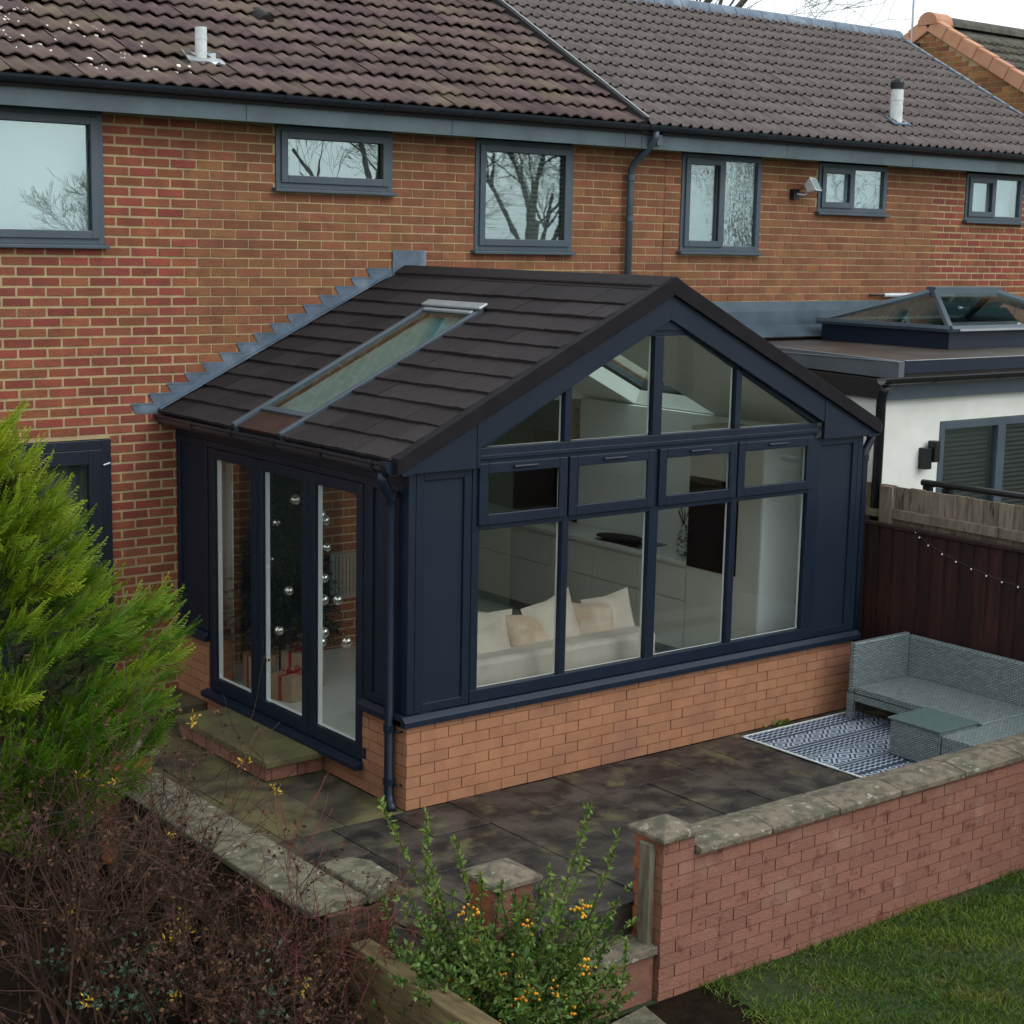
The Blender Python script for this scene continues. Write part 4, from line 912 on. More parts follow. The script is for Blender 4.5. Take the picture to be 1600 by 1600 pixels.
box('kerb_trim', MT['steel'], rfN, 5.317, NX1+.12, -2.866, -2.845, 2.7655, 2.771); box('kerb_trim', MT['steel'], rfN, 5.232, 5.239, -2.86, -1.2, 2.757, 2.765)
MB().tube([(7.9, -2.45, 2.765), (9.8, -2.35, 2.775)], .018, 6).build('roof_conduit', MT['white_plastic'], rfN)
box('fascia', MT['winframe'], NE, 5.20, NX1, NY-.07, NY-.005, 2.43, 2.60)
MB().prism([(5.19, NY-.06, 2.44), (5.19, -.01, 2.44), (5.19, -.01, 2.66), (5.19, NY-.06, 2.60)], (.045, 0, 0)).build('fascia', MT['under'], NE)
g = half_round(4.95, NX1, -2.92, 2.63, .055).build('gutter', MT['black'], NE)
for x in (5.0, 5.6, 6.5, 7.4): half_round(x, x+.04, -2.92, 2.631, .060, th=.004).build('gutter_bracket', MT['black'], g)
MB().tube([(5.04, -2.90, 2.57), (5.05, -2.86, 2.50), (5.06, -2.84, 2.42), (5.06, -2.84, .2)], .042, 10).build('downpipe', MT['black'], NE, smooth=True)
MB().prism([(5.0, -.003, 3.14), (5.0, -.003, 2.90), (5.0, -.03, 2.885), (5.0, -.20, 2.78), (5.0, -.21, 2.79), (5.0, -.04, 2.90), (5.0, -.03, 3.04), (5.0, -.012, 3.14)], (NX1-5.0, 0, 0)).build('lead_apron', MT['lead_dark'], NE)
# roof lantern
lx0, lx1, ly0, ly1, lz, lzr = 7.2, 9.7, -1.87, -.2, 2.95, 3.28; lrx0, lrx1, lry = 8.02, 9.0, -1.02
lan = slab_holes(MB(), lx0+.03, lx1-.03, ly0+.03, ly1-.03, [(7.4, 9.5, -1.75, -.35)], 2.753, 2.94, lambda u, v, n: (u, v, n)).build('roof_lantern', MT['anth_dull'], NE)
c4 = [Vector((lx0, ly0, lz)), Vector((lx1, ly0, lz)), Vector((lx1, ly1, lz)), Vector((lx0, ly1, lz))]; r2 = [Vector((lrx0, lry, lzr)), Vector((lrx1, lry, lzr))]
def beam(a, b, r, nm, m, par): return MB().tube([a, b], r, 6).build(nm, m, par)
for a, b in zip(c4, c4[1:]+c4[:1]): beam(a, b, .035, 'eaves_beam', MT['winframe'], lan)
for c, r in ((c4[0], r2[0]), (c4[3], r2[0]), (c4[1], r2[1]), (c4[2], r2[1])): beam(c, r+Vector((0, 0, .0)), .038, 'hip_rafter', MT['winframe'], lan)
box('ridge_bar', MT['winframe'], lan, lrx0-.06, lrx1+.06, lry-.06, lry+.06, lzr-.03, lzr+.045, bevel=.008)
for pts in ([c4[0], c4[1], r2[1], r2[0]], [c4[1], c4[2], r2[1]], [c4[2], c4[3], r2[0], r2[1]], [c4[3], c4[0], r2[0]]):
    MB().prism([tuple(p) for p in pts], (0, 0, .008)).build('pane', MT['gl_roof'], lan)
box('eaves_trim', MT['steel'], lan, lx0+.1, lx1, ly0-.045, ly0-.036, lz-.02, lz+.0)
# sliding doors with dark blinds
pd = frame_xz(MB(), 6.02, 8.6, .1, 2.2, .07, NY-.01, NY+.06); pd.box(6.86, 6.98, NY-.012, NY+.06, .17, 2.13); pd = pd.build('patio_door', MT['winframe'], NE, bevel=.004)
for a, b in ((6.09, 6.86), (6.98, 8.53)):
    box('pane', MT['gl_room'], pd, a, b, NY+.02, NY+.026, .17, 2.13)
    for k in range(46):
        z = 2.11-k*.042
        MB().prism([(a+.01, NY+.075, z), (a+.01, NY+.10, z-.030), (a+.01, NY+.102, z-.029), (a+.01, NY+.077, z+.001)], (b-a-.02, 0, 0)).build('blind_slat', MT['blind'], pd)
wlm = thing('wall_light', (5.80, NY, 1.93), 'black two block wall light on the white rendered wall', 'wall light')
box('front_block', MT['black'], wlm, 5.83, 5.905, NY-.11, NY-.03, 1.865, 2.05, bevel=.004); box('back_block', MT['black'], wlm, 5.745, 5.825, NY-.09, NY-.002, 1.805, 1.99, bevel=.004)
box('wall_plate', MT['black'], wlm, 5.828, 5.86, NY-.03, NY-.001, 1.88, 1.97)
mr = thing('metal_arm', (5.32, -3.6, 1.4), 'black folded metal arm on brackets behind the weathered fence', 'metal arm')
MB().tube([(5.26, -3.16, 1.775), (5.26, -4.9, 1.80)], .028, 8).build('tube', MT['black'], mr)
for y in (-3.22, -3.42): MB().box(5.235, 5.285, y-.035, y+.035, 1.0, 1.752).build('bracket', MT['black'], mr)

# ------------------------------------------------------------------ fences on the right boundary
fd = thing('wooden_fence', (4.97, -3.6, 0), 'dark stained feather edge fence behind the rattan sofa', 'fence')
rg2 = random.Random(5); y = -2.30; k = 0
while y > -8.4:
    MB().prism([(4.955, y, -.4), (4.972, y, -.4), (4.972, y-.139, -.4), (4.932, y-.139, -.4)], (0, 0, 1.80+rg2.uniform(-.004, .004))).build('board', MT['fence_dark'], fd); y -= .137; k += 1
box('cap_rail', MT['fence_dark'], fd, 4.925, 5.0, -8.4, -2.3, 1.41, 1.435)
for z in (.2, 1.15): box('back_rail', MT['fence_dark'], fd, 4.973, 5.0, -8.4, -2.3, z, z+.07)
fg = thing('timber_fence', (5.06, -3.6, 0), 'weathered grey timber fence top standing behind the dark fence', 'fence')
y = -2.62
while y > -8.2:
    box('board', MT['fence_grey'], fg, 5.055, 5.075, y-.142, y-.003, -.4, 1.745+rg2.uniform(-.006, .006)); y -= .145
box('rail', MT['fence_grey'], fg, 5.005, 5.054, -8.2, -3.06, 1.475, 1.555, bevel=.004); box('post', MT['fence_grey'], fg, 5.0, 5.054, -3.055, -2.93, -.4, 1.74, bevel=.004); box('lower_rail', MT['fence_grey'], fg, 5.005, 5.054, -2.925, -2.62, 1.47, 1.53)
# string of bulbs
sg_ = thing('string_lights', (4.93, -3.8, 1.2), 'string of small white bulbs drooping along the dark fence', 'string lights')
PB = [unray(x, y, 4.93) for x, y in ((1431, 832), (1436.5, 840), (1450.5, 852.5), (1472, 866), (1493.5, 878), (1517.5, 889.5), (1541, 900), (1565.5, 910), (1590.5, 917.5), (1618, 926))]
MB().tube([p + Vector((.004, 0, .012)) for p in PB], .003, 4).build('wire', MT['black'], sg_)
for p in PB: MB().sphere(p, .0075, 10, 6).build('bulb', MT['bulb'], sg_, smooth=True)

# ------------------------------------------------------------------ patio
pt = MB().box(-1.44, 4.93, -5.215, -.002, -.50, -.035).build('patio', MT['slab_joint'], kind='structure')
rs = random.Random(3)
def slabs(xs, ys, m, th=.034):
    for a, b in zip(xs, xs[1:]):
        for c, d in zip(ys, ys[1:]):
            g = .003; dz = rs.uniform(-.004, .003)
            o = MB().box(min(a, b)+g, max(a, b)-g, min(c, d)+g, max(c, d)-g, -.034, dz); t = rs.uniform(-.003, .003)
            o.v[4] = (o.v[4][0], o.v[4][1], o.v[4][2]+t); o.v[6] = (o.v[6][0], o.v[6][1], o.v[6][2]-t)
            o.build('paving_slab', MT[m], pt, bevel=.003)
slabs([-1.43, -.91, -.46, -.004], [-.004, -.70, -1.15, -1.60, -2.05, -2.48, -2.90, -3.262], 'slab_side')
slabs([-1.43, -1.03, -.574, -.118, .338, .794, 1.25, 1.706, 2.162, 2.618, 3.074, 3.53, 3.986, 4.442, 4.92], [-3.264, -3.74, -4.23, -4.72, -5.215], 'slab')
# raised concrete corner by the back door
tag(MB().box(-1.43, -.012, -.50, -.006, .006, .085).build('concrete_pad', MT['slab_side'], bevel=.01), kind='structure')
st = thing('door_step', (-.27, -1.6, 0), 'low mossy slabbed step below the glazed side doors', 'step')
stb = box('step_core', MT['wall_joint'], st, -.455, -.012, -2.235, -.93, .006, .112)
for k in range(6): box('brick', MT['wall_brick'], stb, -.466, -.42, -2.24+k*.2185, -2.24+k*.2185+.208, .01, .110)
for k in range(2): box('brick', MT['wall_brick'], stb, -.418+k*.205, -.418+k*.205+.195, -2.247, -2.2, .01, .110)
for a, b in ((-2.29, -1.845), (-1.838, -1.39), (-1.384, -.93)): box('step_slab', MT['step_slab'], st, -.49, -.008, a, b, .114, .158, bevel=.005)
rugm = MB(); n = 40
for j in range(2):
    for i in range(n+1):
        t = i/n; yy = -3.37-1.72*t; zz = .006+.004*math.sin(i*.9)*(1 if j == 0 else .3)
        rugm.v.append(((3.03+.012*math.sin(t*9)) if j == 0 else 4.30, yy, zz)); rugm.v.append(((3.03+.012*math.sin(t*9)) if j == 0 else 4.30, yy, zz+.006))
for i in range(n):
    a, b = 2*i, 2*(n+1)+2*i; rugm.f += [(a+1, a+3, b+3, b+1), (a, b, b+2, a+2), (a, a+2, a+3, a+1), (b, b+1, b+3, b+2)]
rugm.f += [(0, 1, 2*(n+1)+1, 2*(n+1)), (2*n, 2*(n+1)+2*n, 2*(n+1)+2*n+1, 2*n+1)]
rg_ = thing('outdoor_rug', (3.65, -4.2, .01), 'navy and white patterned outdoor rug on the dark paving', 'rug'); rugm.build('rug_field', MT['rug'], rg_)
box('rug_edge', MT['blind_white'], rg_, 3.015, 3.032, -5.09, -3.37, .007, .015); box('rug_edge', MT['blind_white'], rg_, 3.015, 4.30, -3.378, -3.362, .007, .015)

# ------------------------------------------------------------------ rattan corner sofa and table
ra = thing('rattan_sofa', (4.4, -4.3, 0), 'grey woven rattan corner sofa without cushions against the fence', 'sofa')
m = MT['rattan']
box('seat', m, ra, 4.085, 4.745, -4.745, -3.535, .225, .275, bevel=.008); box('backrest', m, ra, 4.75, 4.81, -5.18, -3.50, .02, .605, bevel=.012)
box('armrest', m, ra, 4.07, 4.748, -3.53, -3.48, .02 if False else .228, .632, bevel=.012)
box('leg', m, ra, 4.07, 4.11, -3.535, -3.475, .006, .224, bevel=.004); box('leg', m, ra, 4.70, 4.746, -3.53, -3.48, .006, .224); box('seat_rail', m, ra, 4.088, 4.13, -4.74, -3.54, .165, .222)
cs = box('corner_seat', m, ra, 3.60, 4.745, -5.18, -4.752, .015, .272, bevel=.010)
box('seat_back', m, ra, 3.60, 4.745, -5.235, -5.185, .015, .285, bevel=.01)
tb = thing('rattan_table', (3.8, -4.5, 0), 'low rattan box table with a grey glass top on the rug', 'table')
box('body', m, tb, 3.60, 4.02, -4.742, -4.29, .018, .285, bevel=.008); box('glass_top', MT['tabletop'], tb, 3.585, 4.035, -4.748, -4.275, .2865, .302, bevel=.003)

# ------------------------------------------------------------------ garden walls, piers and copings
def garden_pier(name, x0, x1, y0, y1, z0, z1, capz, label, mF, mS, parent_thing=None):
    t = parent_thing or thing(name, ((x0+x1)/2, (y0+y1)/2, z0), label, 'brick pier')
    core = box('pier', MT['wall_joint'], t, x0+.006, x1-.006, y0+.006, y1-.006, z0, z1)
    bricks(core, [(a, b, c, d, MT[mF]) for a, b, c, d in lay(x0, x1, z0, z1, phase=x0, zph=z1-.075*20, joint=.007, L=x1-x0+.0005)], 'F', y0, seed=51)
    bricks(core, [(a, b, c, d, MT[mS]) for a, b, c, d in lay(y0+.052, y1, z0, z1, phase=y0, zph=z1-.075*20, joint=.007)], 'L', x0, seed=52)
    bricks(core, [(a, b, c, d, MT[mS]) for a, b, c, d in lay(y0+.052, y1, z0, z1, phase=y0, zph=z1-.075*20, joint=.007)], 'R', x1, seed=53)
    cx, cy, h = (x0+x1)/2, (y0+y1)/2, (x1-x0)/2+.035
    cp = MB(); V = [(cx-h, cy-h, z1), (cx+h, cy-h, z1), (cx+h, cy+h, z1), (cx-h, cy+h, z1), (cx-h, cy-h, z1+.028), (cx+h, cy-h, z1+.028), (cx+h, cy+h, z1+.028), (cx-h, cy+h, z1+.028), (cx, cy, z1+capz)]
    cp.v = V; cp.f = [(0, 3, 2, 1), (0, 1, 5, 4), (1, 2, 6, 5), (2, 3, 7, 6), (3, 0, 4, 7), (4, 5, 8), (5, 6, 8), (6, 7, 8), (7, 4, 8)]
    cp.build('cap_stone', MT['coping'], t, bevel=.006); return t
WY = -5.45
gwl = thing('garden_wall', (2.6, WY+.1, -.5), 'weathered painted brick garden wall with stone coping beside the lawn', 'garden wall')
garden_pier('', .235, .475, WY, WY+.24, -.60, .425, .095, '', 'wall_brick', 'pier_orange', gwl)
gcore = box('wall', MT['wall_joint'], gwl, .476, 6.6, WY+.006, WY+.215, -.62, .305)
bricks(gcore, [(a, b, c, d, MT['wall_brick']) for a, b, c, d in lay(.476, 6.6, -.62, .305, phase=.3635, zph=.425-.075*20, joint=.007)], 'F', WY, seed=55)
x = .476; rc = random.Random(8)
while x < 6.6:
    l = rc.uniform(.58, .64); dz = rc.uniform(-.004, .004)
    MB().prism([(x+.005, WY-.045, .307+dz), (x+.005, WY-.045, .345+dz), (x+.005, WY+.11, .372+dz), (x+.005, WY+.27, .350+dz), (x+.005, WY+.27, .307+dz)], (l-.010, 0, 0)).build('coping_stone', MT['coping'], gwl, bevel=.007); x += l
gp = thing('gate_post', (.20, -5.34, -.2), 'old grey timber gate post strapped to the left face of the wall pier', 'gate post')
MB().prism([(.188, -5.395, -.20), (.232, -5.395, -.20), (.232, -5.30, -.20), (.188, -5.30, -.20)], (0, 0, .60)).build('post', MT['post'], gp, bevel=.008)
garden_pier('brick_pier', -.935, -.695, -5.46, -5.22, -.55, .425, .09, 'short brick pier with pyramid cap half hidden behind the berry bush', 'wall_brick', 'pier_orange')
# steps in the gate opening
tag(MB().box(-.66, .232, -5.44, -5.217, -.24, -.19).build('step', MT['coping'], bevel=.006), kind='structure')
tag(MB().box(-.64, .225, -5.41, -5.22, -.55, -.242).build('step_riser', MT['wall_joint']), kind='structure')
o = MB().prism([(-.75, -6.10, -.38), (-.18, -6.0, -.38), (-.12, -5.72, -.38), (-.60, -5.80, -.38)], (0, 0, .05)).build('stepping_slab', MT['coping_pale'], bevel=.006); tag(o, 'pale broken slab at the foot of the garden steps', 'slab')
# left wall
lw = thing('garden_wall', (-1.6, -4.0, -.5), 'low side wall with pale lichened coping running along the brown shrubs', 'garden wall')
lc = box('wall', MT['wall_joint'], lw, -1.665, -1.445, -5.0, -2.55, -.6, .305)
bricks(lc, [(a, b, c, d, MT['brick_damp']) for a, b, c, d in lay(-5.0, -2.55, -.6, .305, phase=0, zph=0, joint=.008)], 'L', -1.675, dpt=.02, seed=57)
bricks(lc, [(a, b, c, d, MT['brick_damp']) for a, b, c, d in lay(-1.66, -1.26, -.6, .305, phase=0, zph=0, joint=.008)], 'F', -5.012, dpt=.02, seed=58)
y = -2.58; rc = random.Random(2)
while y > -4.95:
    l = min(rc.uniform(.42, .5), y+5.0)
    MB().prism([(-1.765, y-.003, .307), (-1.765, y-.003, .345), (-1.60, y-.003, .372), (-1.425, y-.003, .350), (-1.425, y-.003, .307)], (rc.uniform(-.006, .006), -l+.006, rc.uniform(-.004, .004))).build('coping_stone', MT['coping_pale'], lw, bevel=.008); y -= l
MB().prism([(-1.422, -4.50, .31), (-1.24, -4.52, .31), (-1.17, -4.62, .31), (-1.18, -4.92, .31), (-1.42, -5.02, .31)], (.01, 0, .062)).build('coping_stone', MT['coping_pale'], lw, bevel=.01)
box('wall', MT['brick_damp'], lw, -1.444, -1.24, -4.90, -4.60, -.55, .305)
lp = garden_pier('brick_pier', -1.62, -1.36, -2.36, -2.12, -.5, .40, .08, 'small mossy capped pier peeking out under the golden conifer', 'pier_orange', 'pier_orange')
# sleepers edging the bed
def sleeper(a, b, wdt, z0, z1, label):
    a, b = Vector(a), Vector(b); d = (b-a).normalized(); s = Vector((-d.y, d.x, 0))*wdt/2
    o = MB().prism([tuple(p) for p in (a-s+Vector((0, 0, z0)), b-s+Vector((0, 0, z0)), b+s+Vector((0, 0, z0)), a+s+Vector((0, 0, z0)))], (0, 0, z1-z0)).build('timber_sleeper', MT['sleeper'], bevel=.012); return tag(o, label, 'sleeper', 'timber sleepers edging the bed')
sleeper((-1.50, -5.045, 0), (-1.52, -6.6, 0), .13, -.52, .15, 'long yellowed timber sleeper edging the bed, running towards the berry bush')
sleeper((-1.13, -4.97, 0), (-1.02, -5.50, 0), .07, -.5, -.06, 'thin grey timber edging between the slab topped wall and the berry bush')
soil = MB(); nx, ny = 24, 30; rn = random.Random(6)
for i in range(nx+1):
    for j in range(ny+1):
        X = -6.5+4.83*i/nx; Y = -8.5+7.5*j/ny; soil.v.append((X, Y, -.30+.06*math.sin(X*2.3)+.05*math.cos(Y*1.7)+rn.uniform(-.03, .03) - (.25 if j == 0 or i == 0 else 0)))
for i in range(nx):
    for j in range(ny): a = i*(ny+1)+j; soil.f.append((a, a+ny+1, a+ny+2, a+1))
soil.build('planting_bed', MT['soil'], kind='structure')
tag(MB().poly([(-.66, -7.6, -.514), (.42, -7.6, -.514), (.52, -6.3, -.514), (.66, -5.46, -.514), (-.66, -5.46, -.514)]).build('soil_strip', MT['soil']), kind='structure')
tag(MB().box(-1.34, -.68, -7.0, -5.02, -.55, -.40).build('planting_bed', MT['soil']), kind='structure')

# ------------------------------------------------------------------ plants
R8 = np.random.default_rng(12)
def nrm(a): return a/(np.linalg.norm(a, axis=-1, keepdims=True)+1e-9)
def leaf_quads(P, Dr, Lg, Wd, roll=None):
    """diamond leaves: base points P, directions Dr, length, width -> verts, faces"""
    n = len(P); up = R8.normal(size=(n, 3)); S_ = nrm(np.cross(Dr, up)); Lg = np.asarray(Lg).reshape(-1, 1); Wd = np.asarray(Wd).reshape(-1, 1)
    nn = nrm(np.cross(S_, Dr)); mid = P + Dr*Lg*.45 + nn*Lg*.06
    V = np.stack([P, mid+S_*Wd, P+Dr*Lg, mid-S_*Wd], 1).reshape(-1, 3); Fc = np.arange(4*n).reshape(-1, 4); return V, Fc
def rprof(z, pts): return np.interp(z, [p[0] for p in pts], [p[1] for p in pts])
def conifer(cx, cy, z0, pts, n, label):
    t = thing('golden_conifer', (cx, cy, z0), label, 'conifer shrub')
    zt = pts[-1][0]
    MB().tube([(cx, cy, z0), (cx+.03, cy, z0+1), (cx, cy, zt-.3)], [.07, .05, .012], 8).build('trunk', MT['bark'], t)
    nc = 330; Zc = []
    while len(Zc) < nc:
        z = R8.uniform(pts[0][0], zt, nc); Zc += list(z[R8.uniform(0, 1, nc) < rprof(z, pts)/1.0+.10])
    Zc = np.array(Zc[:nc]); Ac = R8.uniform(0, 2*np.pi, nc); Rc = rprof(Zc, pts)*R8.uniform(.70, 1.02, nc); oc = np.stack([np.cos(Ac), np.sin(Ac), np.zeros(nc)], 1)
    dc = nrm(oc*.95 + np.array([0, 0, .60]) + np.array([.34, -.18, 0]) + R8.normal(size=(nc, 3))*.18)
    ni = n//6; k = R8.integers(0, nc, n-ni); tt = R8.uniform(0, 1, n-ni)**.85; cen = np.stack([cx+oc[:, 0]*Rc, cy+oc[:, 1]*Rc, Zc], 1); Lp = R8.uniform(.34, .60, nc)
    lat = R8.normal(size=(n-ni, 3)); lat -= dc[k]*np.sum(lat*dc[k], 1, keepdims=True); flat = nrm(R8.normal(size=(nc, 3))); lat -= .6*flat[k]*np.sum(lat*flat[k], 1, keepdims=True)
    base = cen[k] + dc[k]*((tt-.72)*Lp[k])[:, None] + lat*(.045*(1-tt)+.006)[:, None]; base[:, 2] += .05*tt**2; Dr = nrm(dc[k] + lat*.33 + R8.normal(size=(n-ni, 3))*.08)
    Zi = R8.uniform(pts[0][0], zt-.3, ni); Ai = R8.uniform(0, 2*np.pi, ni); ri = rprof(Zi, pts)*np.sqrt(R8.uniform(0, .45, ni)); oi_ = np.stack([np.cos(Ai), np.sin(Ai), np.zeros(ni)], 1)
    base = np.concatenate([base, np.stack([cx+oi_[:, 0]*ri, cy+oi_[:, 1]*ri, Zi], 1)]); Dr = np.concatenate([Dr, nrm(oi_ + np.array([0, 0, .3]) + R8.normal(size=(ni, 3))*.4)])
    Z = base[:, 2]; Ls = R8.uniform(.09, .19, n)
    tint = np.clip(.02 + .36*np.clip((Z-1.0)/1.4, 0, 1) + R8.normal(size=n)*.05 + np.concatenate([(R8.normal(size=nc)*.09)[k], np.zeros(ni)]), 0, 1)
    V = []; T = []
    up = nrm(np.cross(Dr, nrm(R8.normal(size=(n, 3))))); side = nrm(np.cross(Dr, up))
    K = 11
    for k in range(K):
        f = (k+.6)/K; bend = np.array([0, 0, .06])*f*f
        p0 = base + Dr*(Ls*f)[:, None] + bend
        for s in (-1, 1):
            d = nrm(Dr*1.0 + side*s*.50 + R8.normal(size=(n, 3))*.10); L_ = Ls*(.30*(1-f)+.10)*R8.uniform(.7, 1.2, n); wv = nrm(np.cross(d, up))*.0030
            e = p0 + d*L_[:, None]
            V.append(np.stack([p0-wv*.7, p0+d*(L_*.55)[:, None]-wv*1.25, e, p0+d*(L_*.55)[:, None]+wv*1.25], 1)); T.append(np.stack([tint, tint+.05, tint+.22, tint+.05], 1))
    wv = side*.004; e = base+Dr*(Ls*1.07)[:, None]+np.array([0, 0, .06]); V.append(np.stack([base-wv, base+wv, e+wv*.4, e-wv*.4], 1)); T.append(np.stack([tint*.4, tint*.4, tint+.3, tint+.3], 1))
    V = np.concatenate(V).reshape(-1, 3); T = np.clip(np.concatenate(T).reshape(-1), 0, 1)
    V = V.reshape(-1, n, 4, 3); T = T.reshape(-1, n, 4); no = n-ni
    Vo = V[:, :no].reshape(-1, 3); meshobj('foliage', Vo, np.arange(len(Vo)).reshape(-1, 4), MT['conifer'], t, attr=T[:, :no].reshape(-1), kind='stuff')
    Vi = V[:, no:].reshape(-1, 3); meshobj('inner_foliage', Vi, np.arange(len(Vi)).reshape(-1, 4), MT['conifer_old_shade'], t, kind='stuff')  # inner sprays take the dark colour that deepens the shaded gaps
conifer(-2.52, -2.66, -.32, [(.28, .50), (.45, .78), (.75, .90), (1.1, .95), (1.34, 1.02), (1.55, .66), (1.9, .42), (2.2, .22), (2.55, .03)], 11500, 'large golden green feathery conifer at the left edge in front of the back door')

def grow(mb, p, d, L, r, depth, rng, spread=.55, up=.12, segs=3, kids=(2, 4), rmin=.002, tips=None, sides=3):
    pts = [Vector(p)]; d = Vector(d).normalized()
    for i in range(segs):
        d = (d + Vector((rng.gauss(0, .13), rng.gauss(0, .13), rng.gauss(0, .10)+up*.5))).normalized(); pts.append(pts[-1]+d*L/segs)
    rads = [max(rmin, r*(1-.45*i/segs)) for i in range(segs+1)]
    mb.tube(pts, rads, 5 if r > .03 else sides, cap=False)
    if tips is not None and depth <= 1: tips.append((pts[-1], d)); tips.append((pts[-2], d))
    if depth <= 0: return
    for k in range(rng.randint(*kids)):
        t = rng.uniform(.35, 1); q = pts[0].lerp(pts[-1], t) if segs < 2 else pts[min(segs, int(t*segs+.5))]
        nd = (d + Vector((rng.gauss(0, 1), rng.gauss(0, 1), rng.gauss(0, .8)+up)).normalized()*spread*rng.uniform(.7, 1.5)).normalized()
        grow(mb, q, nd, L*rng.uniform(.55, .8), rads[-1]*rng.uniform(.5, .75), depth-1, rng, spread, up, segs, kids, rmin, tips, sides)
# brown shrubs in the left bed
def brown_bush(cx, cy, z0, n0, h, spread, seed, label, m='twig', yellow=8, heads=260, lean=(0, 0), redn=0):
    t = thing('brown_shrub', (cx, cy, z0), label, 'shrub', 'bare brown shrubs in the left bed'); rng = random.Random(seed); mb = MB(); tips = []; n = n0
    for i in range(n):
        a = rng.uniform(0, 2*math.pi); s = spread*rng.uniform(.2, 1); L = h*rng.uniform(.6, 1.1)
        grow(mb, (cx+rng.gauss(0, .16), cy+rng.gauss(0, .16), z0), (math.cos(a)*s+lean[0], math.sin(a)*s+lean[1], 1), L, rng.uniform(.006, .011), 3, rng, spread=.85, up=.04, segs=3, kids=(2, 3), rmin=.0019, tips=tips)
    mb.build('stems', MT[m], t)
    rng.shuffle(tips); H = np.array([tuple(p) for p, d in tips[:heads]]); 
    Pq = np.repeat(H, 5, 0)+R8.normal(size=(len(H)*5, 3))*.012; V, Fc = leaf_quads(Pq, nrm(R8.normal(size=Pq.shape)), R8.uniform(.015, .038, len(Pq)), R8.uniform(.006, .012, len(Pq)))
    meshobj('seed_heads', V, Fc, MT['dead_leaf'], t, kind='stuff')
    if yellow:
        Y_ = np.array([tuple(p) for p, d in tips[heads:heads+yellow]]); Pq = np.repeat(Y_, 12, 0)+R8.normal(size=(len(Y_)*12, 3))*.018
        V, Fc = leaf_quads(Pq, nrm(R8.normal(size=Pq.shape)+[0, 0, .6]), R8.uniform(.022, .04, len(Pq)), R8.uniform(.005, .008, len(Pq))); meshobj('yellow_leaves', V, Fc, MT['yellow_leaf'], t, kind='stuff')
    return t
brown_bush(-2.72, -4.30, -.32, 28, .95, .75, 1, 'dense tangle of thin brown twigs at the far lower left corner', yellow=3)
brown_bush(-2.32, -3.98, -.32, 24, .85, .75, 2, 'brown twiggy shrub with seed heads below the golden conifer', yellow=5)
brown_bush(-2.05, -4.75, -.34, 24, .52, .7, 3, 'brown shrub with yellow leaf tufts against the pale coping', yellow=6, heads=420)
brown_bush(-2.25, -5.15, -.34, 26, .50, .75, 4, 'low brown shrub at the bottom edge, nearest the camera', yellow=2, heads=420)
brown_bush(-1.90, -5.05, -.34, 16, .62, .55, 5, 'shrub of fine red stems rising over the end of the side wall', m='twig_red', yellow=2, heads=60, lean=(.15, .1))
brown_bush(-1.95, -5.60, -.40, 9, .40, .75, 6, 'brown shrub with dark seed heads over the yellowed sleeper', yellow=1, heads=120)
# bluish leafed shrub low in the bed
bl = thing('grey_green_shrub', (-2.45, -4.85, -.34), 'small blue green leafy shrub among the brown twigs', 'shrub'); rng = random.Random(31); mb = MB(); tips = []
for i in range(5): grow(mb, (-2.45+rng.gauss(0, .08), -4.85+rng.gauss(0, .08), -.34), (rng.gauss(0, .5), rng.gauss(0, .5), 1), .5, .007, 1, rng, tips=tips, kids=(2, 3))
mb.build('stems', MT['twig'], bl); H = np.array([tuple(p) for p, d in tips]); Pq = np.repeat(H, 16, 0)+R8.normal(size=(len(H)*16, 3))*.04
V, Fc = leaf_quads(Pq, nrm(R8.normal(size=Pq.shape)+[0, 0, .5]), R8.uniform(.02, .045, len(Pq)), R8.uniform(.006, .012, len(Pq))); meshobj('leaves', V, Fc, MT['ivy'], bl, kind='stuff')
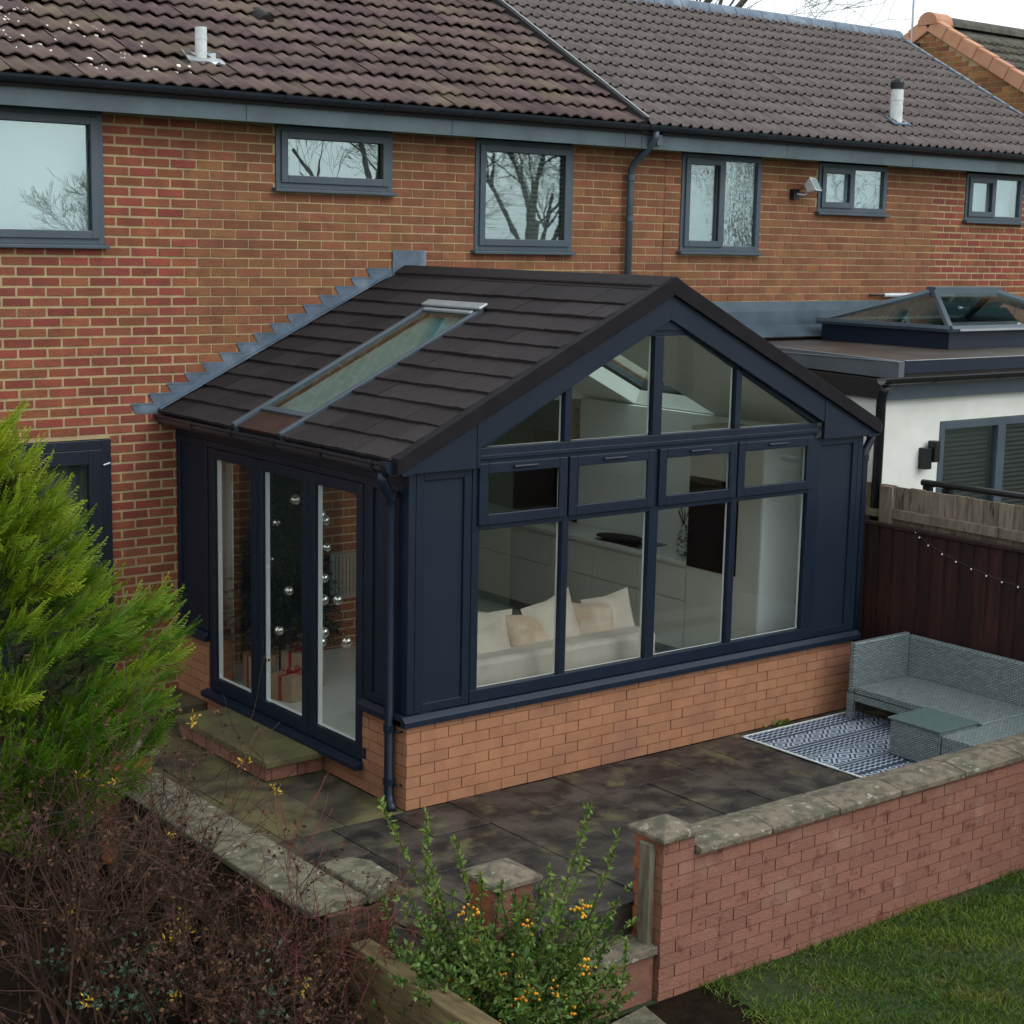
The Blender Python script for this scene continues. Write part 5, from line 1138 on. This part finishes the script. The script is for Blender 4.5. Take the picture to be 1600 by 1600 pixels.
# berry bush
def berry_bush(cx, cy, z0, label):
    t = thing('berry_bush', (cx, cy, z0), label, 'berry bush'); rng = random.Random(41); mb = MB(); P = []; D = []; T = []
    def shoot(p, d, L, dens, leaf):
        pts = [Vector(p)]; d = Vector(d).normalized()
        for i in range(6): d = (d+Vector((rng.gauss(0, .10), rng.gauss(0, .10), rng.gauss(0, .08)+.03))).normalized(); pts.append(pts[-1]+d*L/6)
        mb.tube(pts, [.006*(1-.13*i) for i in range(7)], 4, cap=False)
        for i in range(int(L*dens)):
            f = rng.uniform(.02, 1)*6; k = min(5, int(f)); q = pts[k].lerp(pts[k+1], f-k); dd = (d*.5+Vector((rng.gauss(0, 1), rng.gauss(0, 1), rng.gauss(0, 1)+.4)).normalized()).normalized()
            P.append(tuple(q)); D.append(tuple(dd)); T.append(min(1, max(0, rng.gauss(leaf, .22))))
        return pts
    ends = []
    for i in range(330):
        a = rng.uniform(0, 2*math.pi); el = rng.uniform(.1, 1.25); L = rng.uniform(.30, .58)
        b = Vector((cx+rng.gauss(0, .19), cy+rng.gauss(0, .16), z0+rng.uniform(0, .50))); pts = shoot(b, (math.cos(a)*math.cos(el)*.95, math.sin(a)*math.cos(el)*.8, math.sin(el)), L, 190, rng.uniform(.05, .6)); ends += pts[3:]
    for (px, py, dep) in ((925, 1262, 8.35), (640, 1232, 8.5), (705, 1310, 8.5), (668, 1260, 8.5), (985, 1305, 8.4), (900, 1330, 8.3), (752, 1345, 8.3), (980, 1370, 8.2), (600, 1310, 8.6), (960, 1440, 8.2), (870, 1400, 8.2), (690, 1385, 8.3)):
        e = CAM + (Fv + R2*((px-800)/FPX) + U2*((800-py)/FPX))*dep; b = Vector((cx+(e.x-cx)*.45, cy+(e.y-cy)*.45, z0+.45)); shoot(b, e-b, (e-b).length*1.0, 210, .62)
    mb.build('stems', MT['bark'], t)
    P = np.array(P); D = nrm(np.array(D)); V, Fc = leaf_quads(P, D, R8.uniform(.018, .054, len(P)), R8.uniform(.005, .012, len(P))); meshobj('leaves', V, Fc, MT['pyra'], t, attr=np.repeat(T, 4), kind='stuff')
    bb = MB(); vis = [e for e in ends if (e-CAM).dot(Fv) < (Vector((cx, cy, .1))-CAM).dot(Fv)+.10]; rng.shuffle(vis)
    for e in vis[:26]:
        for k in range(rng.randint(6, 18)): bb.sphere(e+Vector((rng.gauss(0, .026), rng.gauss(0, .026), rng.gauss(0, .022))), rng.uniform(.0065, .0095), 6, 4)
    bb.build('berries', MT['berry'], t, smooth=True, kind='stuff')
berry_bush(-1.06, -5.70, -.44, 'leafy green bush with clusters of orange berries in the foreground')
wd = thing('weed_tuft', (3.5, -3.29, 0), 'small green weed at the foot of the painted dwarf wall', 'weed'); Pq = np.array([3.52, -3.30, .002])+R8.normal(size=(60, 3))*[.05, .014, .004]
V, Fc = leaf_quads(Pq, nrm(R8.normal(size=Pq.shape)*[1, 1, .5]+[0, -.3, 1]), R8.uniform(.03, .07, 60), R8.uniform(.006, .011, 60)); meshobj('leaves', V, Fc, MT['pyra'], wd, attr=np.full(len(V), .5))
# lawn
n = 64000; gx = R8.uniform(-.4, 4.6, n); gy = R8.uniform(-7.6, WY-.01, n); ok = (gx > .50+.10*(gy+6.3)+R8.normal(size=n)*.05) & (np.sin(gx*3.7+2*np.sin(gy*2.9))+np.cos(gy*5.3+gx*2.2)+R8.normal(size=n)*.5 > -1.35); gx, gy = gx[ok], gy[ok]; n = len(gx)
dens = np.sin(gx*5.1+np.sin(gy*3.3)*2)*np.cos(gy*4.3+gx*1.7)+.5*np.sin(gx*13+gy*9); Pq = np.stack([gx, gy, np.full(n, -.522)], 1)
Lg = R8.uniform(.02, .065, n)*(1+.40*dens); Dr = nrm(np.stack([R8.normal(size=n)*.7, R8.normal(size=n)*.7, np.full(n, .75)], 1)); tint = np.clip(.32+.30*dens+.25*np.sin(gx*2.1+1)*np.sin(gy*2.7)+R8.normal(size=n)*.25, 0, 1)
S_ = nrm(np.cross(Dr, R8.normal(size=(n, 3))))*.0030; e = Pq+Dr*np.abs(Lg)[:, None]; md = Pq+Dr*np.abs(Lg*.5)[:, None]+[0, 0, .004]
V = np.stack([Pq-S_, Pq+S_, md+S_*.8, e, md-S_*.8], 1).reshape(-1, 3); tag(meshobj('grass', V, np.arange(5*n).reshape(-1, 5), MT['grass'], None, attr=np.repeat(tint, 5)), 'rough green lawn grass in front of the painted wall', 'grass', kind='stuff')

# ------------------------------------------------------------------ bare winter trees (one behind the ridge, others mirrored in the upstairs windows)
def bare_tree(x, y, h, seed, label, depth=6, z0=-.5, lean=(0, 0)):
    t = thing('bare_tree', (x, y, z0), label, 'tree', 'bare winter trees'); rng = random.Random(seed); mb = MB()
    trunk = [Vector((x, y, z0))]
    for i in range(4): trunk.append(trunk[-1]+Vector((rng.gauss(lean[0]*.3, .12), rng.gauss(lean[1]*.3, .12), h*.10)))
    MB().tube(trunk, [h*.022, h*.018, h*.016, h*.015, h*.014], 8).build('trunk', MT['tree_bark'], t, smooth=True)
    for i in range(7):
        a = i*2.4+rng.uniform(-.4, .4); grow(mb, trunk[2+i % 3], (math.cos(a)*.75, math.sin(a)*.75, 1.0), h*.30, h*.0075, depth-1, rng, spread=.66, up=.10, segs=3, kids=(3, 4), rmin=.005)
    mb.build('crown', MT['tree_bark'], t)
bare_tree(18.2, 15.6, 15.5, 3, 'bare winter tree behind the ridge of the new roof')
bare_tree(24.3, -26, 12, 7, 'bare tree across the garden mirrored in the tall upstairs window')
bare_tree(18.6, -27, 12.5, 8, 'bare tree across the garden mirrored in the wide upstairs window', lean=(.3, 0))
bare_tree(33.5, -27, 13, 9, 'bare tree across the garden mirrored in the neighbour window')
bare_tree(11.9, -26, 6.0, 10, 'low bare tree across the garden mirrored in the left upstairs window')
